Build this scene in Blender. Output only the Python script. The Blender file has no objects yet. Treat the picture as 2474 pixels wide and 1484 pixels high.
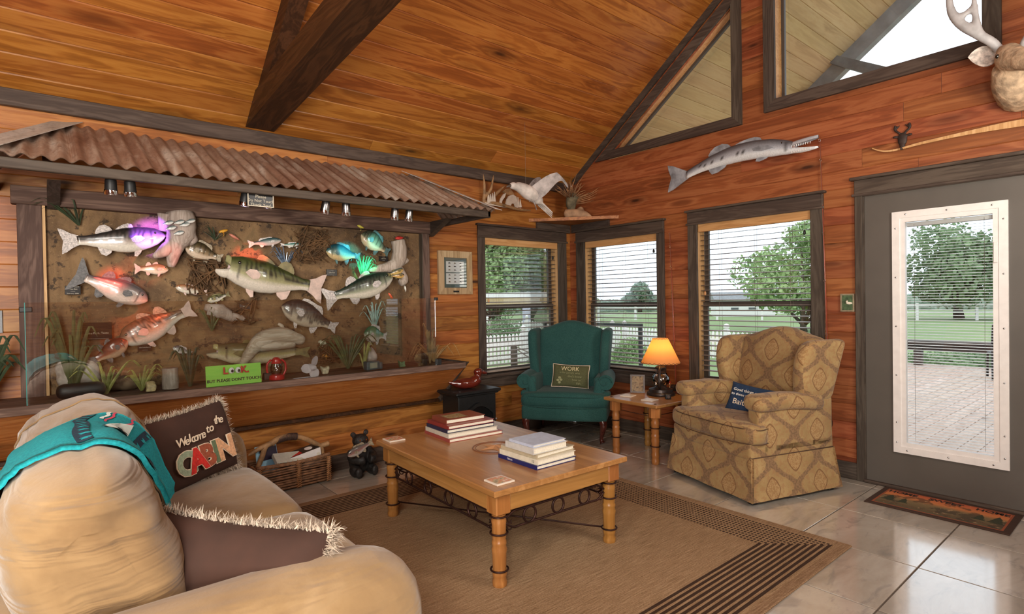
import bpy, math, random
from mathutils import Vector, Matrix, noise
PI=math.pi; sin=math.sin; cos=math.cos
SC=bpy.context.scene; COL=SC.collection
# ---------------------------------------------------------------- camera, sky, lights, exposure
cd=bpy.data.cameras.new('camera'); cam=bpy.data.objects.new('camera',cd); COL.objects.link(cam)
cd.sensor_width=36; cd.lens=19.785; cd.clip_start=.05; cd.clip_end=400
def _cam(yaw,pitch,roll,loc):
    f=Vector((sin(yaw)*cos(pitch),cos(yaw)*cos(pitch),sin(pitch))); r=Vector((cos(yaw),-sin(yaw),0)); u=r.cross(f)
    r2=r*cos(roll)+u*sin(roll); u2=u*cos(roll)-r*sin(roll)
    m=Matrix((r2,u2,-f)).transposed().to_4x4(); m.translation=loc; return m
cam.matrix_world=_cam(.696088,-.0110549,-.01571,(-4.587,-4.404,1.36))
SC.camera=cam
SC.view_settings.view_transform='Standard'; SC.view_settings.look='None'; SC.view_settings.gamma=1
SC.view_settings.use_curve_mapping=False; SC.view_settings.exposure=0.0
SC.cycles.max_bounces=7; SC.cycles.diffuse_bounces=3; SC.cycles.glossy_bounces=3; SC.cycles.transmission_bounces=6
SC.cycles.transparent_max_bounces=16; SC.cycles.sample_clamp_indirect=6; SC.cycles.caustics_reflective=False
SC.cycles.caustics_refractive=False; SC.cycles.use_denoising=True
def lin(c):
    return tuple((x/255/12.92 if x<=10 else ((x/255+.055)/1.055)**2.4) for x in c)
def c4(c): return lin(c)+(1,)
W=bpy.data.worlds.new('overcast_sky'); SC.world=W; W.use_nodes=True
nt=W.node_tree; bg=nt.nodes['Background']
tc=nt.nodes.new('ShaderNodeTexCoord'); sep=nt.nodes.new('ShaderNodeSeparateXYZ'); nt.links.new(tc.outputs['Generated'],sep.inputs[0])
rp=nt.nodes.new('ShaderNodeValToRGB'); nt.links.new(sep.outputs['Z'],rp.inputs[0])
rp.color_ramp.elements[0].color=c4((214,224,236)); rp.color_ramp.elements[1].color=c4((238,243,250)); rp.color_ramp.elements[1].position=.45
nz=nt.nodes.new('ShaderNodeTexNoise'); nz.inputs['Scale'].default_value=2.2; nz.inputs['Detail'].default_value=4
nt.links.new(tc.outputs['Generated'],nz.inputs['Vector'])
mx=nt.nodes.new('ShaderNodeMix'); mx.data_type='RGBA'; mx.inputs[0].default_value=.12
nt.links.new(rp.outputs[0],mx.inputs[6]); nt.links.new(nz.outputs[0],mx.inputs[7]); nt.links.new(mx.outputs[2],bg.inputs[0])
bg.inputs[1].default_value=2.4
def lamp(name,kind,loc,tgt,power,colr,size=1.0,sizey=None,angle=None,blend=.4):
    l=bpy.data.lights.new(name,kind); o=bpy.data.objects.new(name,l); COL.objects.link(o); l.energy=power; l.color=colr
    o.location=loc
    if tgt is not None: o.rotation_euler=(Vector(tgt)-Vector(loc)).to_track_quat('-Z','Y').to_euler()
    if kind=='AREA':
        l.size=size
        if sizey: l.shape='RECTANGLE'; l.size_y=sizey
    else: l.shadow_soft_size=size
    if kind=='SPOT': l.spot_size=angle; l.spot_blend=blend
    return o
# fill lights added to brighten the room, behind and beside the camera, and an uplight standing left of the truss
lamp('high_room_fill','AREA',(-5.2,-4.9,3.6),(-2.6,-1.2,.6),170,(1,.94,.87),1.6)
lamp('high_room_fill','AREA',(-1.9,-5.2,3.4),(-2.2,-1.0,.9),80,(1,.95,.88),1.6)
lamp('room_uplight','AREA',(-5.4,-3.4,1.95),(-3.0,-.8,3.1),55,(1,.92,.80),.5)
lamp('room_uplight','AREA',(-1.6,-4.9,1.9),(-1.2,-1.4,3.6),45,(1,.92,.78),.6)  # added upward fill, partner to the second high fill
lamp('low_room_fill','AREA',(-5.6,-5.4,1.15),(-3.1,.0,1.3),120,(1,.94,.87),.9)  # low fill added to lift the dark undersides from the camera side

# ---------------------------------------------------------------- helpers
class G:
    """collects vertices and faces of one mesh"""
    def __init__(s): s.v=[]; s.f=[]; s.c=None
    def add(s,v,f):
        k=len(s.v); s.v+= [tuple(p) for p in v]; s.f+=[tuple(i+k for i in q) for q in f]; return s
    def box(s,c,d,b=0,rot=None):
        x,y,z=d[0]/2,d[1]/2,d[2]/2
        if b<=0:
            v=[(i*x,j*y,k*z) for i in(-1,1) for j in(-1,1) for k in(-1,1)]
            f=[(0,1,3,2),(4,6,7,5),(0,4,5,1),(2,3,7,6),(0,2,6,4),(1,5,7,3)]
        else:
            b=min(b,x*.95,y*.95,z*.95)
            v=[];f=[];I={}
            for i in(-1,1):
                for j in(-1,1):
                    for k in(-1,1):
                        for ax,p in enumerate(((i*x,j*(y-b),k*(z-b)),(i*(x-b),j*y,k*(z-b)),(i*(x-b),j*(y-b),k*z))):
                            I[i,j,k,ax]=len(v); v.append(p)
            for sg in(-1,1):
                q=[I[sg,-1,-1,0],I[sg,1,-1,0],I[sg,1,1,0],I[sg,-1,1,0]]; f.append(q if sg>0 else q[::-1])
                q=[I[-1,sg,-1,1],I[-1,sg,1,1],I[1,sg,1,1],I[1,sg,-1,1]]; f.append(q if sg>0 else q[::-1])
                q=[I[-1,-1,sg,2],I[1,-1,sg,2],I[1,1,sg,2],I[-1,1,sg,2]]; f.append(q if sg>0 else q[::-1])
            for i in(-1,1):
                for j in(-1,1):
                    q=[I[i,j,-1,0],I[i,j,-1,1],I[i,j,1,1],I[i,j,1,0]]; f.append(q if i*j>0 else q[::-1])
                    q=[I[i,-1,j,0],I[i,-1,j,2],I[i,1,j,2],I[i,1,j,0]]; f.append(q[::-1] if i*j>0 else q)
                    q=[I[-1,i,j,1],I[-1,i,j,2],I[1,i,j,2],I[1,i,j,1]]; f.append(q if i*j>0 else q[::-1])
                    for k in(-1,1):
                        q=[I[i,j,k,0],I[i,j,k,1],I[i,j,k,2]]; f.append(q if i*j*k>0 else q[::-1])
        if rot is not None: v=[rot@Vector(p) for p in v]
        return s.add([(p[0]+c[0],p[1]+c[1],p[2]+c[2]) for p in v],f)
    def bb(s,a,b,bev=0):
        return s.box([(a[i]+b[i])/2 for i in range(3)],[abs(b[i]-a[i]) for i in range(3)],bev)
    def tube(s,pts,r,n=8,cap=True,closed=False):
        pts=[Vector(p) for p in pts]; m=len(pts)
        rs=r if isinstance(r,(list,tuple)) else [r]*m
        v=[];f=[]; up=None
        for i,p in enumerate(pts):
            a=pts[(i-1)%m] if (i>0 or closed) else p; b=pts[(i+1)%m] if (i<m-1 or closed) else p
            t=(b-a); t=t.normalized() if t.length>1e-9 else Vector((0,0,1))
            if up is None:
                up=Vector((0,0,1)) if abs(t.z)<.9 else Vector((1,0,0))
            e=t.cross(up)
            if e.length<1e-6: e=t.orthogonal()
            e.normalize(); g=e.cross(t).normalized(); up=g
            for k in range(n):
                an=2*PI*k/n; v.append(p+e*(cos(an)*rs[i])+g*(sin(an)*rs[i]))
        for i in range(m if closed else m-1):
            i2=(i+1)%m
            for k in range(n):
                k2=(k+1)%n; f.append((i*n+k,i*n+k2,i2*n+k2,i2*n+k))
        if cap and not closed: f.append(tuple(range(n))[::-1]); f.append(tuple(range((m-1)*n,m*n)))
        f=[q[::-1] for q in f]
        return s.add(v,f)
    def lathe(s,prof,n=16,o=(0,0,0),cap=True):
        v=[];f=[];m=len(prof)
        for r,z in prof:
            for k in range(n):
                a=2*PI*k/n; v.append((o[0]+r*cos(a),o[1]+r*sin(a),o[2]+z))
        for i in range(m-1):
            for k in range(n):
                k2=(k+1)%n; f.append((i*n+k,i*n+k2,(i+1)*n+k2,(i+1)*n+k))
        if cap: f.append(tuple(range(n))[::-1]); f.append(tuple(range((m-1)*n,m*n)))
        return s.add(v,f)
    def prism(s,poly,d0,d1,fn):
        """poly (a,b) list extruded from depth d0 to d1; fn(a,b,d)->xyz"""
        n=len(poly); v=[fn(a,b,d0) for a,b in poly]+[fn(a,b,d1) for a,b in poly]
        f=[tuple(range(n))[::-1],tuple(range(n,2*n))]+[(i,(i+1)%n,n+(i+1)%n,n+i) for i in range(n)]
        return s.add(v,f)
    def ring(s,outer,inner,d0,d1,fn):
        n=len(outer); v=[fn(a,b,d) for d in(d0,d1) for P in(outer,inner) for a,b in P]; f=[]
        for i in range(n):
            j=(i+1)%n
            f+=[(i,n+i,n+j,j),(2*n+i,2*n+j,3*n+j,3*n+i),(i,j,2*n+j,2*n+i),(n+i,3*n+i,3*n+j,n+j)]
        return s.add(v,f)
    def grid(s,nu,nv,fn,cu=False,cv=False):
        v=[fn(i/(nu if cu else nu-1),j/(nv if cv else nv-1)) for i in range(nu) for j in range(nv)]; f=[]
        for i in range(nu if cu else nu-1):
            for j in range(nv if cv else nv-1):
                i2=(i+1)%nu;j2=(j+1)%nv; f.append((i*nv+j,i2*nv+j,i2*nv+j2,i*nv+j2))
        return s.add(v,f)
    def ell(s,c,r,nu=14,nv=9,rot=None):
        def fn(u,v):
            a=2*PI*u; b=PI*v; p=Vector((r[0]*cos(a)*sin(b),r[1]*sin(a)*sin(b),-r[2]*cos(b)))
            if rot is not None: p=rot@p
            return (p[0]+c[0],p[1]+c[1],p[2]+c[2])
        return s.grid(nu,nv,fn,cu=True)
    def rbox(s,c,d,r,n=6,fn=None,rot=None):
        """rounded box with n divisions per side; fn moves a point (local, unrotated)"""
        h=[x/2 for x in d]; idx={};v=[];f=[]
        def vid(p):
            k=tuple(round(x*1e5) for x in p)
            if k not in idx:
                idx[k]=len(v); q=Vector(p); inn=Vector([max(-(h[i]-r),min(h[i]-r,p[i])) for i in range(3)])
                dd=q-inn; m=max(abs(x) for x in dd)
                if dd.length>1e-9: q=inn+dd.normalized()*min(r,max(m,0.0)*1.0 if m<r else r)
                if fn: q=Vector(fn(q))
                if rot is not None: q=rot@q
                v.append((q[0]+c[0],q[1]+c[1],q[2]+c[2]))
            return idx[k]
        def ts(i):
            L=[-h[i]+r*(1-cos(PI/2*k/3)) for k in range(3)]
            M=[-(h[i]-r)+2*(h[i]-r)*k/n for k in range(n+1)]
            return L+M+[-x for x in L[::-1]]
        T=[ts(0),ts(1),ts(2)]
        for ax in range(3):
            b_,c_=(ax+1)%3,(ax+2)%3
            for sg in(-1,1):
                for i in range(len(T[b_])-1):
                    for j in range(len(T[c_])-1):
                        q=[]
                        for (ii,jj) in((i,j),(i+1,j),(i+1,j+1),(i,j+1)):
                            p=[0,0,0]; p[ax]=sg*h[ax]; p[b_]=T[b_][ii]; p[c_]=T[c_][jj]; q.append(vid(p))
                        if len(set(q))>2: f.append(tuple(q if sg>0 else q[::-1]))
        return s.add(v,f)
    def mesh(s,name,smooth=False,ang=None,uv=None):
        me=bpy.data.meshes.new(name); me.from_pydata(s.v,[],s.f)
        if s.c:
            at=me.color_attributes.new('Col','FLOAT_COLOR','POINT')
            at.data.foreach_set('color',[x for c in s.c for x in (c[0],c[1],c[2],1)])
        if uv=='box':
            L=me.uv_layers.new(name='UVMap').data
            for p in me.polygons:
                n=p.normal; ax=max(range(3),key=lambda i:abs(n[i]))
                for li in p.loop_indices:
                    q=me.vertices[me.loops[li].vertex_index].co
                    L[li].uv=(q.y,q.z) if ax==0 else ((q.x,q.z) if ax==1 else (q.x,q.y))
        if smooth:
            me.polygons.foreach_set('use_smooth',[True]*len(me.polygons))
            if ang: me.set_sharp_from_angle(angle=math.radians(ang))
        return me
    def obj(s,name,m,parent=None,smooth=False,ang=None,uv=None):
        o=bpy.data.objects.new(name,s.mesh(name,smooth,ang,uv)); COL.objects.link(o)
        if m: o.data.materials.append(m)
        if parent is not None: o.parent=parent
        return o
def tag(o,label,cat,group=None):
    o['label']=label; o['category']=cat
    if group: o['group']=group
    return o
def thing(name,label,cat,loc=(0,0,0),rotz=0,group=None,rot=None):
    o=bpy.data.objects.new(name,None); COL.objects.link(o); o.location=loc; o.rotation_euler=rot or (0,0,rotz); o.empty_display_size=.1
    return tag(o,label,cat,group)
def struct(name,loc=(0,0,0),rotz=0,label=None):
    o=bpy.data.objects.new(name,None); COL.objects.link(o); o.location=loc; o.rotation_euler=(0,0,rotz); o['kind']='structure'
    if label: o['label']=label
    return o
def copy_tree(o,parent=None):
    c=o.copy(); COL.objects.link(c); c.parent=parent
    for ch in list(o.children): copy_tree(ch,c)
    return c
def link(name,me,parent,loc=None,rot=None):
    o=bpy.data.objects.new(name,me); COL.objects.link(o); o.parent=parent
    if loc: o.location=loc
    if rot: o.rotation_euler=rot
    return o
def text(name,body,size,m,parent,loc,rot,ext=.001,align='CENTER',sx=1,space=1,bold=0,shear=0):
    cu=bpy.data.curves.new(name,'FONT'); cu.body=body; cu.size=size; cu.extrude=ext; cu.align_x=align; cu.align_y='CENTER'; cu.space_character=space; cu.offset=bold; cu.shear=shear
    cu.space_line=.95; cu.resolution_u=3
    tmp=bpy.data.objects.new(name,cu); me=bpy.data.meshes.new_from_object(tmp); bpy.data.objects.remove(tmp); bpy.data.curves.remove(cu)
    me.name=name; me.materials.clear(); me.materials.append(m); o=bpy.data.objects.new(name,me); COL.objects.link(o)
    if parent is not None: o.parent=parent
    o.location=loc; o.rotation_euler=rot; o.scale=(sx,1,1)
    return o
def Rz(a): return Matrix.Rotation(a,3,'Z')
def Rx(a): return Matrix.Rotation(a,3,'X')
def Ry(a): return Matrix.Rotation(a,3,'Y')
def lerp(a,b,t): return a+(b-a)*t
def interp(x,xs,ys):
    if x<=xs[0]: return ys[0]
    for i in range(len(xs)-1):
        if x<=xs[i+1]:
            t=(x-xs[i])/(xs[i+1]-xs[i]); t=t*t*(3-2*t)*.4+t*.6; return ys[i]+(ys[i+1]-ys[i])*t
    return ys[-1]
def spline(pts,n=6):
    P=[Vector(p) for p in pts]; out=[]
    for i in range(len(P)-1):
        a=P[max(i-1,0)];b=P[i];c=P[i+1];d=P[min(i+2,len(P)-1)]
        for k in range(n):
            t=k/n; out.append(.5*((2*b)+(c-a)*t+(2*a-5*b+4*c-d)*t*t+(3*b-a-3*c+d)*t**3))
    out.append(P[-1]); return out

# ---------------------------------------------------------------- materials
class N:
    def __init__(s,name):
        s.m=bpy.data.materials.new(name); s.m.use_nodes=True; s.t=s.m.node_tree; s.b=s.t.nodes['Principled BSDF']; s.out=s.t.nodes['Material Output']
    def n(s,typ,ins=None,**kw):
        x=s.t.nodes.new('ShaderNode'+typ)
        for k,v in kw.items(): setattr(x,k,v)
        for k,v in (ins or {}).items(): s.set(x.inputs[k],v)
        return x
    def set(s,sock,v):
        if isinstance(v,bpy.types.NodeSocket): s.t.links.new(v,sock)
        elif isinstance(v,bpy.types.Node): s.t.links.new(v.outputs[0],sock)
        else: sock.default_value=v
    def P(s,**kw):
        for k,v in kw.items(): s.set(s.b.inputs[k.replace('_',' ')],v)
        return s
    def math(s,op,a,b=0.0,c=None,clamp=False):
        x=s.n('Math',{0:a,1:b},operation=op,use_clamp=clamp)
        if c is not None: s.set(x.inputs[2],c)
        return x.outputs[0]
    def mix(s,f,a,b,mode='MIX'):
        x=s.n('Mix',data_type='RGBA',blend_type=mode); s.set(x.inputs[0],f); s.set(x.inputs[6],a); s.set(x.inputs[7],b); return x.outputs[2]
    def ramp(s,f,stops,interp='LINEAR'):
        x=s.n('ValToRGB',{0:f}); r=x.color_ramp; r.interpolation=interp
        while len(r.elements)<len(stops): r.elements.new(.5)
        for e,(p,c) in zip(r.elements,stops): e.position=p; e.color=c4(c) if len(c)==3 else c
        return x.outputs[0]
    def sep(s,v):
        x=s.n('SeparateXYZ',{0:v}); return x.outputs
    def comb(s,a,b,c): return s.n('CombineXYZ',{0:a,1:b,2:c}).outputs[0]
    def bump(s,h,st=.3,dist=.01):
        x=s.n('Bump',{'Strength':st,'Distance':dist,'Height':h}); s.set(s.b.inputs['Normal'],x.outputs[0])
    def noise(s,v,sc,det=3,rough=.55,dist=0): return s.n('TexNoise',{'Vector':v,'Scale':sc,'Detail':det,'Roughness':rough,'Distortion':dist}).outputs[0]
    def obj(s): return s.n('TexCoord').outputs['Object']
    def rand(s): return s.n('ObjectInfo').outputs['Random']
    def smooth(s,x,a,b):
        y=s.n('MapRange',{0:x,1:a,2:b,3:0.0,4:1.0},interpolation_type='SMOOTHSTEP'); return y.outputs[0]
def plain(name,c,rough=.5,metal=0,spec=.5,var=0,sc=20,bump=0,coat=0,emit=None):
    k=N(name); k.P(Roughness=rough,Metallic=metal); k.b.inputs['Specular IOR Level'].default_value=spec; k.b.inputs['Coat Weight'].default_value=coat
    f=k.noise(k.obj(),sc,4)
    a=tuple(max(0,x*(1-var)) for x in c); b=tuple(min(255,x*(1+var)) for x in c)
    k.P(Base_Color=k.ramp(f,[(.3,a),(.7,b)]))
    if bump: k.bump(f,bump,.01)
    if emit: k.P(Emission_Color=c4(emit[0]),Emission_Strength=emit[1])
    return k.m
def wood(name,cols,axis='X',rough=.45,knots=.6,sc=1.0,tint=.12,coat=0,grain=1.0,ks=1.0,bump=.12,spec=.4,dark=(45,22,12)):
    k=N(name); r=k.rand(); v=k.n('VectorMath',{0:k.obj(),1:k.comb(k.math('MULTIPLY',r,37.),k.math('MULTIPLY',r,91.),k.math('MULTIPLY',r,53.))},operation='ADD').outputs[0]
    a,c=.75*sc,7.5*sc
    s1={'X':(a,c,c),'Y':(c,a,c),'Z':(c,c,a)}[axis]
    v1=k.n('VectorMath',{0:v,1:s1},operation='MULTIPLY').outputs[0]
    a2,c2=1.1*ks,4.2*ks; s2={'X':(a2,c2,c2),'Y':(c2,a2,c2),'Z':(c2,c2,a2)}[axis]
    v2=k.n('VectorMath',{0:v,1:s2},operation='MULTIPLY').outputs[0]
    vo=k.n('TexVoronoi',{'Vector':v2,'Scale':1.0,'Randomness':1.0}); d=vo.outputs['Distance']
    gate=k.math('GREATER_THAN',k.sep(vo.outputs['Color'])[0],1-knots)
    prox=k.math('MULTIPLY',k.math('SUBTRACT',1.0,k.smooth(d,0.0,.38)),gate)
    n1=k.noise(v1,1.5,4,.6,.7)
    ph=k.math('ADD',k.math('MULTIPLY',n1,34.*grain),k.math('MULTIPLY',prox,9.))
    ring=k.math('MULTIPLY_ADD',k.math('SINE',ph),.5,.5)
    s3={'X':(.6,70,70),'Y':(70,.6,70),'Z':(70,70,.6)}[axis]
    fine=k.noise(k.n('VectorMath',{0:v,1:s3},operation='MULTIPLY').outputs[0],1.0,3)
    broad=k.noise(v1,.45,2)
    f=k.math('ADD',k.math('MULTIPLY',n1,.35),k.math('ADD',k.math('MULTIPLY',ring,.2),k.math('ADD',k.math('MULTIPLY',fine,.22),k.math('MULTIPLY',broad,.25))))
    base=k.ramp(f,[(.2,cols[0]),(.5,cols[1]),(.8,cols[2])])
    core=k.math('MULTIPLY',k.math('SUBTRACT',1.0,k.smooth(d,.035,.10)),gate)
    halo=k.math('MULTIPLY',k.math('SUBTRACT',1.0,k.smooth(d,.08,.30)),gate)
    b2=k.mix(k.math('MULTIPLY',halo,.45),base,c4(tuple(x*.55 for x in cols[0])))
    b3=k.mix(k.math('MULTIPLY',core,.85),b2,c4(dark))
    hs=k.n('HueSaturation',{'Color':b3,'Hue':k.math('MULTIPLY_ADD',k.math('FRACT',k.math('MULTIPLY',r,7.3)),.016,.492),'Value':k.math('MULTIPLY_ADD',r,2*tint,1-tint)})
    k.P(Base_Color=hs.outputs[0],Roughness=rough); k.b.inputs['Specular IOR Level'].default_value=spec; k.b.inputs['Coat Weight'].default_value=coat; k.b.inputs['Coat Roughness'].default_value=.25
    if bump: k.bump(k.math('ADD',fine,k.math('MULTIPLY',ring,.6)),bump,.004)
    return k.m
def glass(name,tint=(.96,.98,.98),boost=1.0,base=.02):
    k=N(name); tr=k.n('BsdfTransparent',{'Color':tint+(1,)}); gl=k.n('BsdfGlossy',{'Color':(1,1,1,1),'Roughness':.01}); fr=k.n('Fresnel',{'IOR':1.5})
    mx=k.n('MixShader',{0:k.math('MULTIPLY_ADD',fr.outputs[0],boost,base),1:tr.outputs[0],2:gl.outputs[0]}); k.t.links.new(mx.outputs[0],k.out.inputs[0]); return k.m
def vcol(name,rough=.35,coat=.3,spec=.5,noise_amt=.12,sc=60):
    k=N(name); a=k.n('VertexColor',layer_name='Col'); f=k.noise(k.obj(),sc,3)
    k.P(Base_Color=k.mix(1.0,a.outputs[0],k.ramp(f,[(.3,(255*(1-noise_amt),)*3),(.7,(255,255,255))]),'MULTIPLY'),Roughness=rough); k.b.inputs['Coat Weight'].default_value=coat; k.b.inputs['Specular IOR Level'].default_value=spec
    return k.m
M={}
M['wall_x']=wood('stained cedar boards',[(100,55,22),(158,97,44),(194,136,72)],'X',.42,.85,grain=.8,ks=1.35)
M['wall_y']=wood('stained cedar boards red',[(96,48,26),(142,78,44),(174,110,70)],'X',.45,.8,grain=.8,ks=1.35)
M['ceil']=wood('honey stained pine boards',[(104,54,20),(158,94,38),(192,130,62)],'X',.38,.75,coat=.15,tint=.14,grain=.8)
M['trim']=wood('dark walnut stained trim',[(46,38,34),(76,66,58),(100,90,80)],'Z',.6,.2,tint=.1,spec=.25)
M['trim_x']=wood('dark walnut stained trim x',[(46,38,34),(76,64,56),(100,88,78)],'X',.6,.2,tint=.1,spec=.25)
M['trim_y']=wood('dark walnut stained trim y',[(46,38,34),(74,63,56),(98,86,77)],'Y',.6,.2,tint=.1,spec=.25)
M['beam']=wood('dark stained beam',[(34,18,10),(58,34,20),(86,52,32)],'Y',.5,.3,tint=.05,spec=.25)
M['weather_x']=wood('weathered frame board',[(62,46,40),(104,82,72),(146,120,104)],'X',.7,.8,tint=.08,spec=.15,bump=.3)
M['weather_z']=wood('weathered frame post',[(62,46,42),(100,80,72),(140,116,104)],'Z',.7,.35,tint=.08,spec=.15,bump=.3)
M['jamb']=wood('light pine jamb',[(166,116,72),(204,156,106),(226,186,140)],'Z',.5,.15,tint=.05)
M['jamb_x']=wood('light pine valance',[(166,114,70),(200,150,98),(222,176,126)],'X',.5,.1,tint=.05)
M['pine_x']=wood('honey pine table top',[(128,86,42),(166,120,66),(194,150,94)],'Y',.28,.18,coat=.35,tint=.04,grain=.6)
M['pine_z']=wood('honey pine leg',[(122,76,34),(162,108,54),(190,138,80)],'Z',.35,.15,coat=.2,tint=.05,grain=.6)
M['trough']=wood('reddish cedar trough board',[(142,74,34),(192,114,58),(216,146,86)],'X',.35,.85,coat=.2,tint=.06)
M['black']=plain('matte black',(24,24,25),.5,var=.2)
M['blackgloss']=plain('gloss black',(14,14,16),.2)
M['white']=plain('white paint',(238,234,232),.4,var=.02)
M['iron']=plain('brown wrought iron',(58,34,28),.45,.6,var=.2)
M['steel']=plain('brushed steel',(170,170,172),.28,1.0,var=.06,sc=60)
M['chrome']=plain('chrome',(225,225,230),.1,1.0)
M['glass']=glass('window glass',(.97,.99,.99),.8,.0)
M['caseglass']=glass('display glass',(.94,.96,.955),1.6,.07)
M['glassedge']=plain('green glass edge',(64,128,122),.15)
M['slat']=plain('brown blind slat',(164,150,138),.4,var=.05)
M['paper']=plain('book paper',(226,218,200),.8,var=.05,sc=200)
M['cord']=plain('blind cord',(120,110,100),.8)

# ---------------------------------------------------------------- floor: stone-look tiles on grout
def tile_mat():
    k=N('stone look floor tile'); r=k.rand()
    v=k.n('VectorMath',{0:k.obj(),1:k.comb(k.math('MULTIPLY',r,37.),k.math('MULTIPLY',r,71.),0.0)},operation='ADD').outputs[0]
    vs=k.n('VectorMath',{0:v,1:(1.0,2.2,1)},operation='MULTIPLY').outputs[0]
    n1=k.noise(vs,1.3,6,.6,.9); n2=k.noise(vs,5,5,.6,.8)
    base=k.ramp(n1,[(.25,(156,147,136)),(.45,(188,178,164)),(.6,(204,196,184)),(.8,(178,166,151))])
    c=k.mix(k.math('MULTIPLY',k.smooth(n2,.52,.7),.45),base,c4((122,122,126)))
    hs=k.n('HueSaturation',{'Color':c,'Value':k.math('MULTIPLY_ADD',r,.16,.9)})
    k.P(Base_Color=hs.outputs[0],Roughness=k.math('MULTIPLY_ADD',n2,.14,.10)); k.b.inputs['Specular IOR Level'].default_value=1.0
    k.b.inputs['Coat Weight'].default_value=1.0; k.b.inputs['Coat IOR'].default_value=1.85; k.b.inputs['Coat Roughness'].default_value=.10; k.bump(n2,.03,.01); return k.m
M['tile']=tile_mat(); M['grout']=plain('dark grout',(92,80,70),.85,var=.15)
fl=struct('floor')
G().bb((-8.6,-6.3,-.12),(.05,.12,-.004)).obj('grout_bed',M['grout'],fl)
TX,TY=.577,.562
tg=G(); tg.bb((-TX/2+.004,-TY/2+.004,-.012),(TX/2-.004,TY/2-.004,0),.001); tme=tg.mesh('tile'); tme.materials.append(M['tile'])
for i in range(-9,3):
    for j in range(-5,7):
        x=-.69-TX/2+TX*(i)+0; y=-3.548+TY*(j+.5)
        if x-TX/2>-.02 or x<-6.0 or y-TY/2>.06: continue
        w0,w1=max(x-TX/2,-9),min(x+TX/2,-.0); h1=min(y+TY/2,.05)
        if w1<x+TX/2-.001 or h1<y+TY/2-.001:
            g=G(); g.bb((w0+.003-x,-TY/2+.003,-.012),(w1-.003-x,h1-y-.003,0),.0025); me=g.mesh('tile'); me.materials.append(M['tile']); link('tile',me,fl,(x,y,0))
        else: link('tile',tme,fl,(x,y,0))
G().bb((-8.6,-6.3,-.012),(-6.1,.05,0)).obj('floor_slab',M['tile'],fl)
# ---------------------------------------------------------------- boards
RND=random.Random(4)
def board(parent,a0,a1,b0,b1,z0,z1,m,th=.02,ch=.004):
    """one lap board in wall space: bottom edge a0..a1, top edge b0..b1 (along), outward depth +th"""
    g=G(); v=[];
    for (p0,p1,z,d) in((a0,a1,z0,ch),(a0,a1,z0+ch,0),(b0,b1,z1-ch,0),(b0,b1,z1,ch),(b0,b1,z1,th),(a0,a1,z0,th)):
        v+=[(p0,d,z),(p1,d,z)]
    f=[(0,1,3,2),(2,3,5,4),(4,5,7,6),(6,7,9,8),(8,9,11,10),(10,11,1,0),(0,2,4,6,8,10),(11,9,7,5,3,1)]
    g.add(v,f); return g.obj('board',m,parent)
def wall_boards(parent,A0,A1,z0,z1,pitch,openings,m,lo=None,hi=None,lmin=1.6,lmax=3.6):
    z=z0
    while z<z1-.01:
        t=min(z+pitch,z1); zc=(z+t)/2
        def edge(fn,zz,default): return default if fn is None else fn(zz)
        segs=[((edge(lo,z,A0),edge(lo,t,A0)),(edge(hi,z,A1),edge(hi,t,A1)))]
        for (zl,zh,L,Rr) in openings:
            if not(zl-.055<zc<zh+.055): continue
            l=(L(z),L(t)) if callable(L) else (L,L); r=(Rr(z),Rr(t)) if callable(Rr) else (Rr,Rr)
            if l[0]>r[0]: continue
            out=[]
            for s,e in segs:
                if r[0]<=s[0] or l[0]>=e[0]: out.append((s,e)); continue
                if l[0]>s[0]+.01: out.append((s,l))
                if r[0]<e[0]-.01: out.append((r,e))
            segs=out
        for s,e in segs:
            if e[0]-s[0]<.02: continue
            cuts=[]; x=s[0]+RND.uniform(.5,lmax)
            while x<e[0]-.5: cuts.append(x); x+=RND.uniform(lmin,lmax)
            pts=[s]+[(c,c) for c in cuts]+[e]
            for p,q in zip(pts,pts[1:]): board(parent,p[0]+.0008,q[0]-.0008,p[1]+.0008,q[1]-.0008,z,t,m)
        z=t
# left wall (behind the fish display): plane y=.05, along = world x
wl=struct('wall_left',(0,.05,0))
wall_boards(wl,-7.0,0.021,.02,2.72,.1335,[(.62,2.0,-1.235,-.18),(.86,2.03,-4.62,-2.0)],M['wall_x'])
G().bb((-8.6,.002,0),(-7.0,.05,2.8)).obj('wall_panel',M['wall_x'],wl)
# right wall (door wall): plane x=0, along = -world y, outward = +x
wr=struct('wall_right',(0,0,0),-PI/2)
SL=.735; Z0=2.67
rk=lambda z:max(-.05,(z-Z0)/SL-.02)
rk2=lambda z:min(5.94,5.88-(z-Z0)/SL)
tri_l=lambda z:.50+max(0,(z-2.83)/SL)+.02
tri_r=lambda z:1.94
big_l=lambda z:2.25; big_r=lambda z:3.60
wall_boards(wr,-.05,5.94,.02,4.95,.1335,[(.62,2.02,4.86,5.62),(.62,2.0,.16,1.15),(.62,2.02,1.56,2.55),(0,2.07,2.90,3.92),(2.90,3.80,tri_l,tri_r),(2.99,4.45,big_l,big_r)],M['wall_y'],lo=rk,hi=rk2)
# unseen walls that close the room
w3=struct('wall_back'); G().bb((-8.7,-6.05,0),(.02,-5.94,2.8)).obj('wall_panel',M['wall_x'],w3)
w4=struct('wall_far'); G().bb((-8.7,-6.0,0),(-8.6,.1,5.2)).obj('wall_panel',M['wall_y'],w4)
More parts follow.
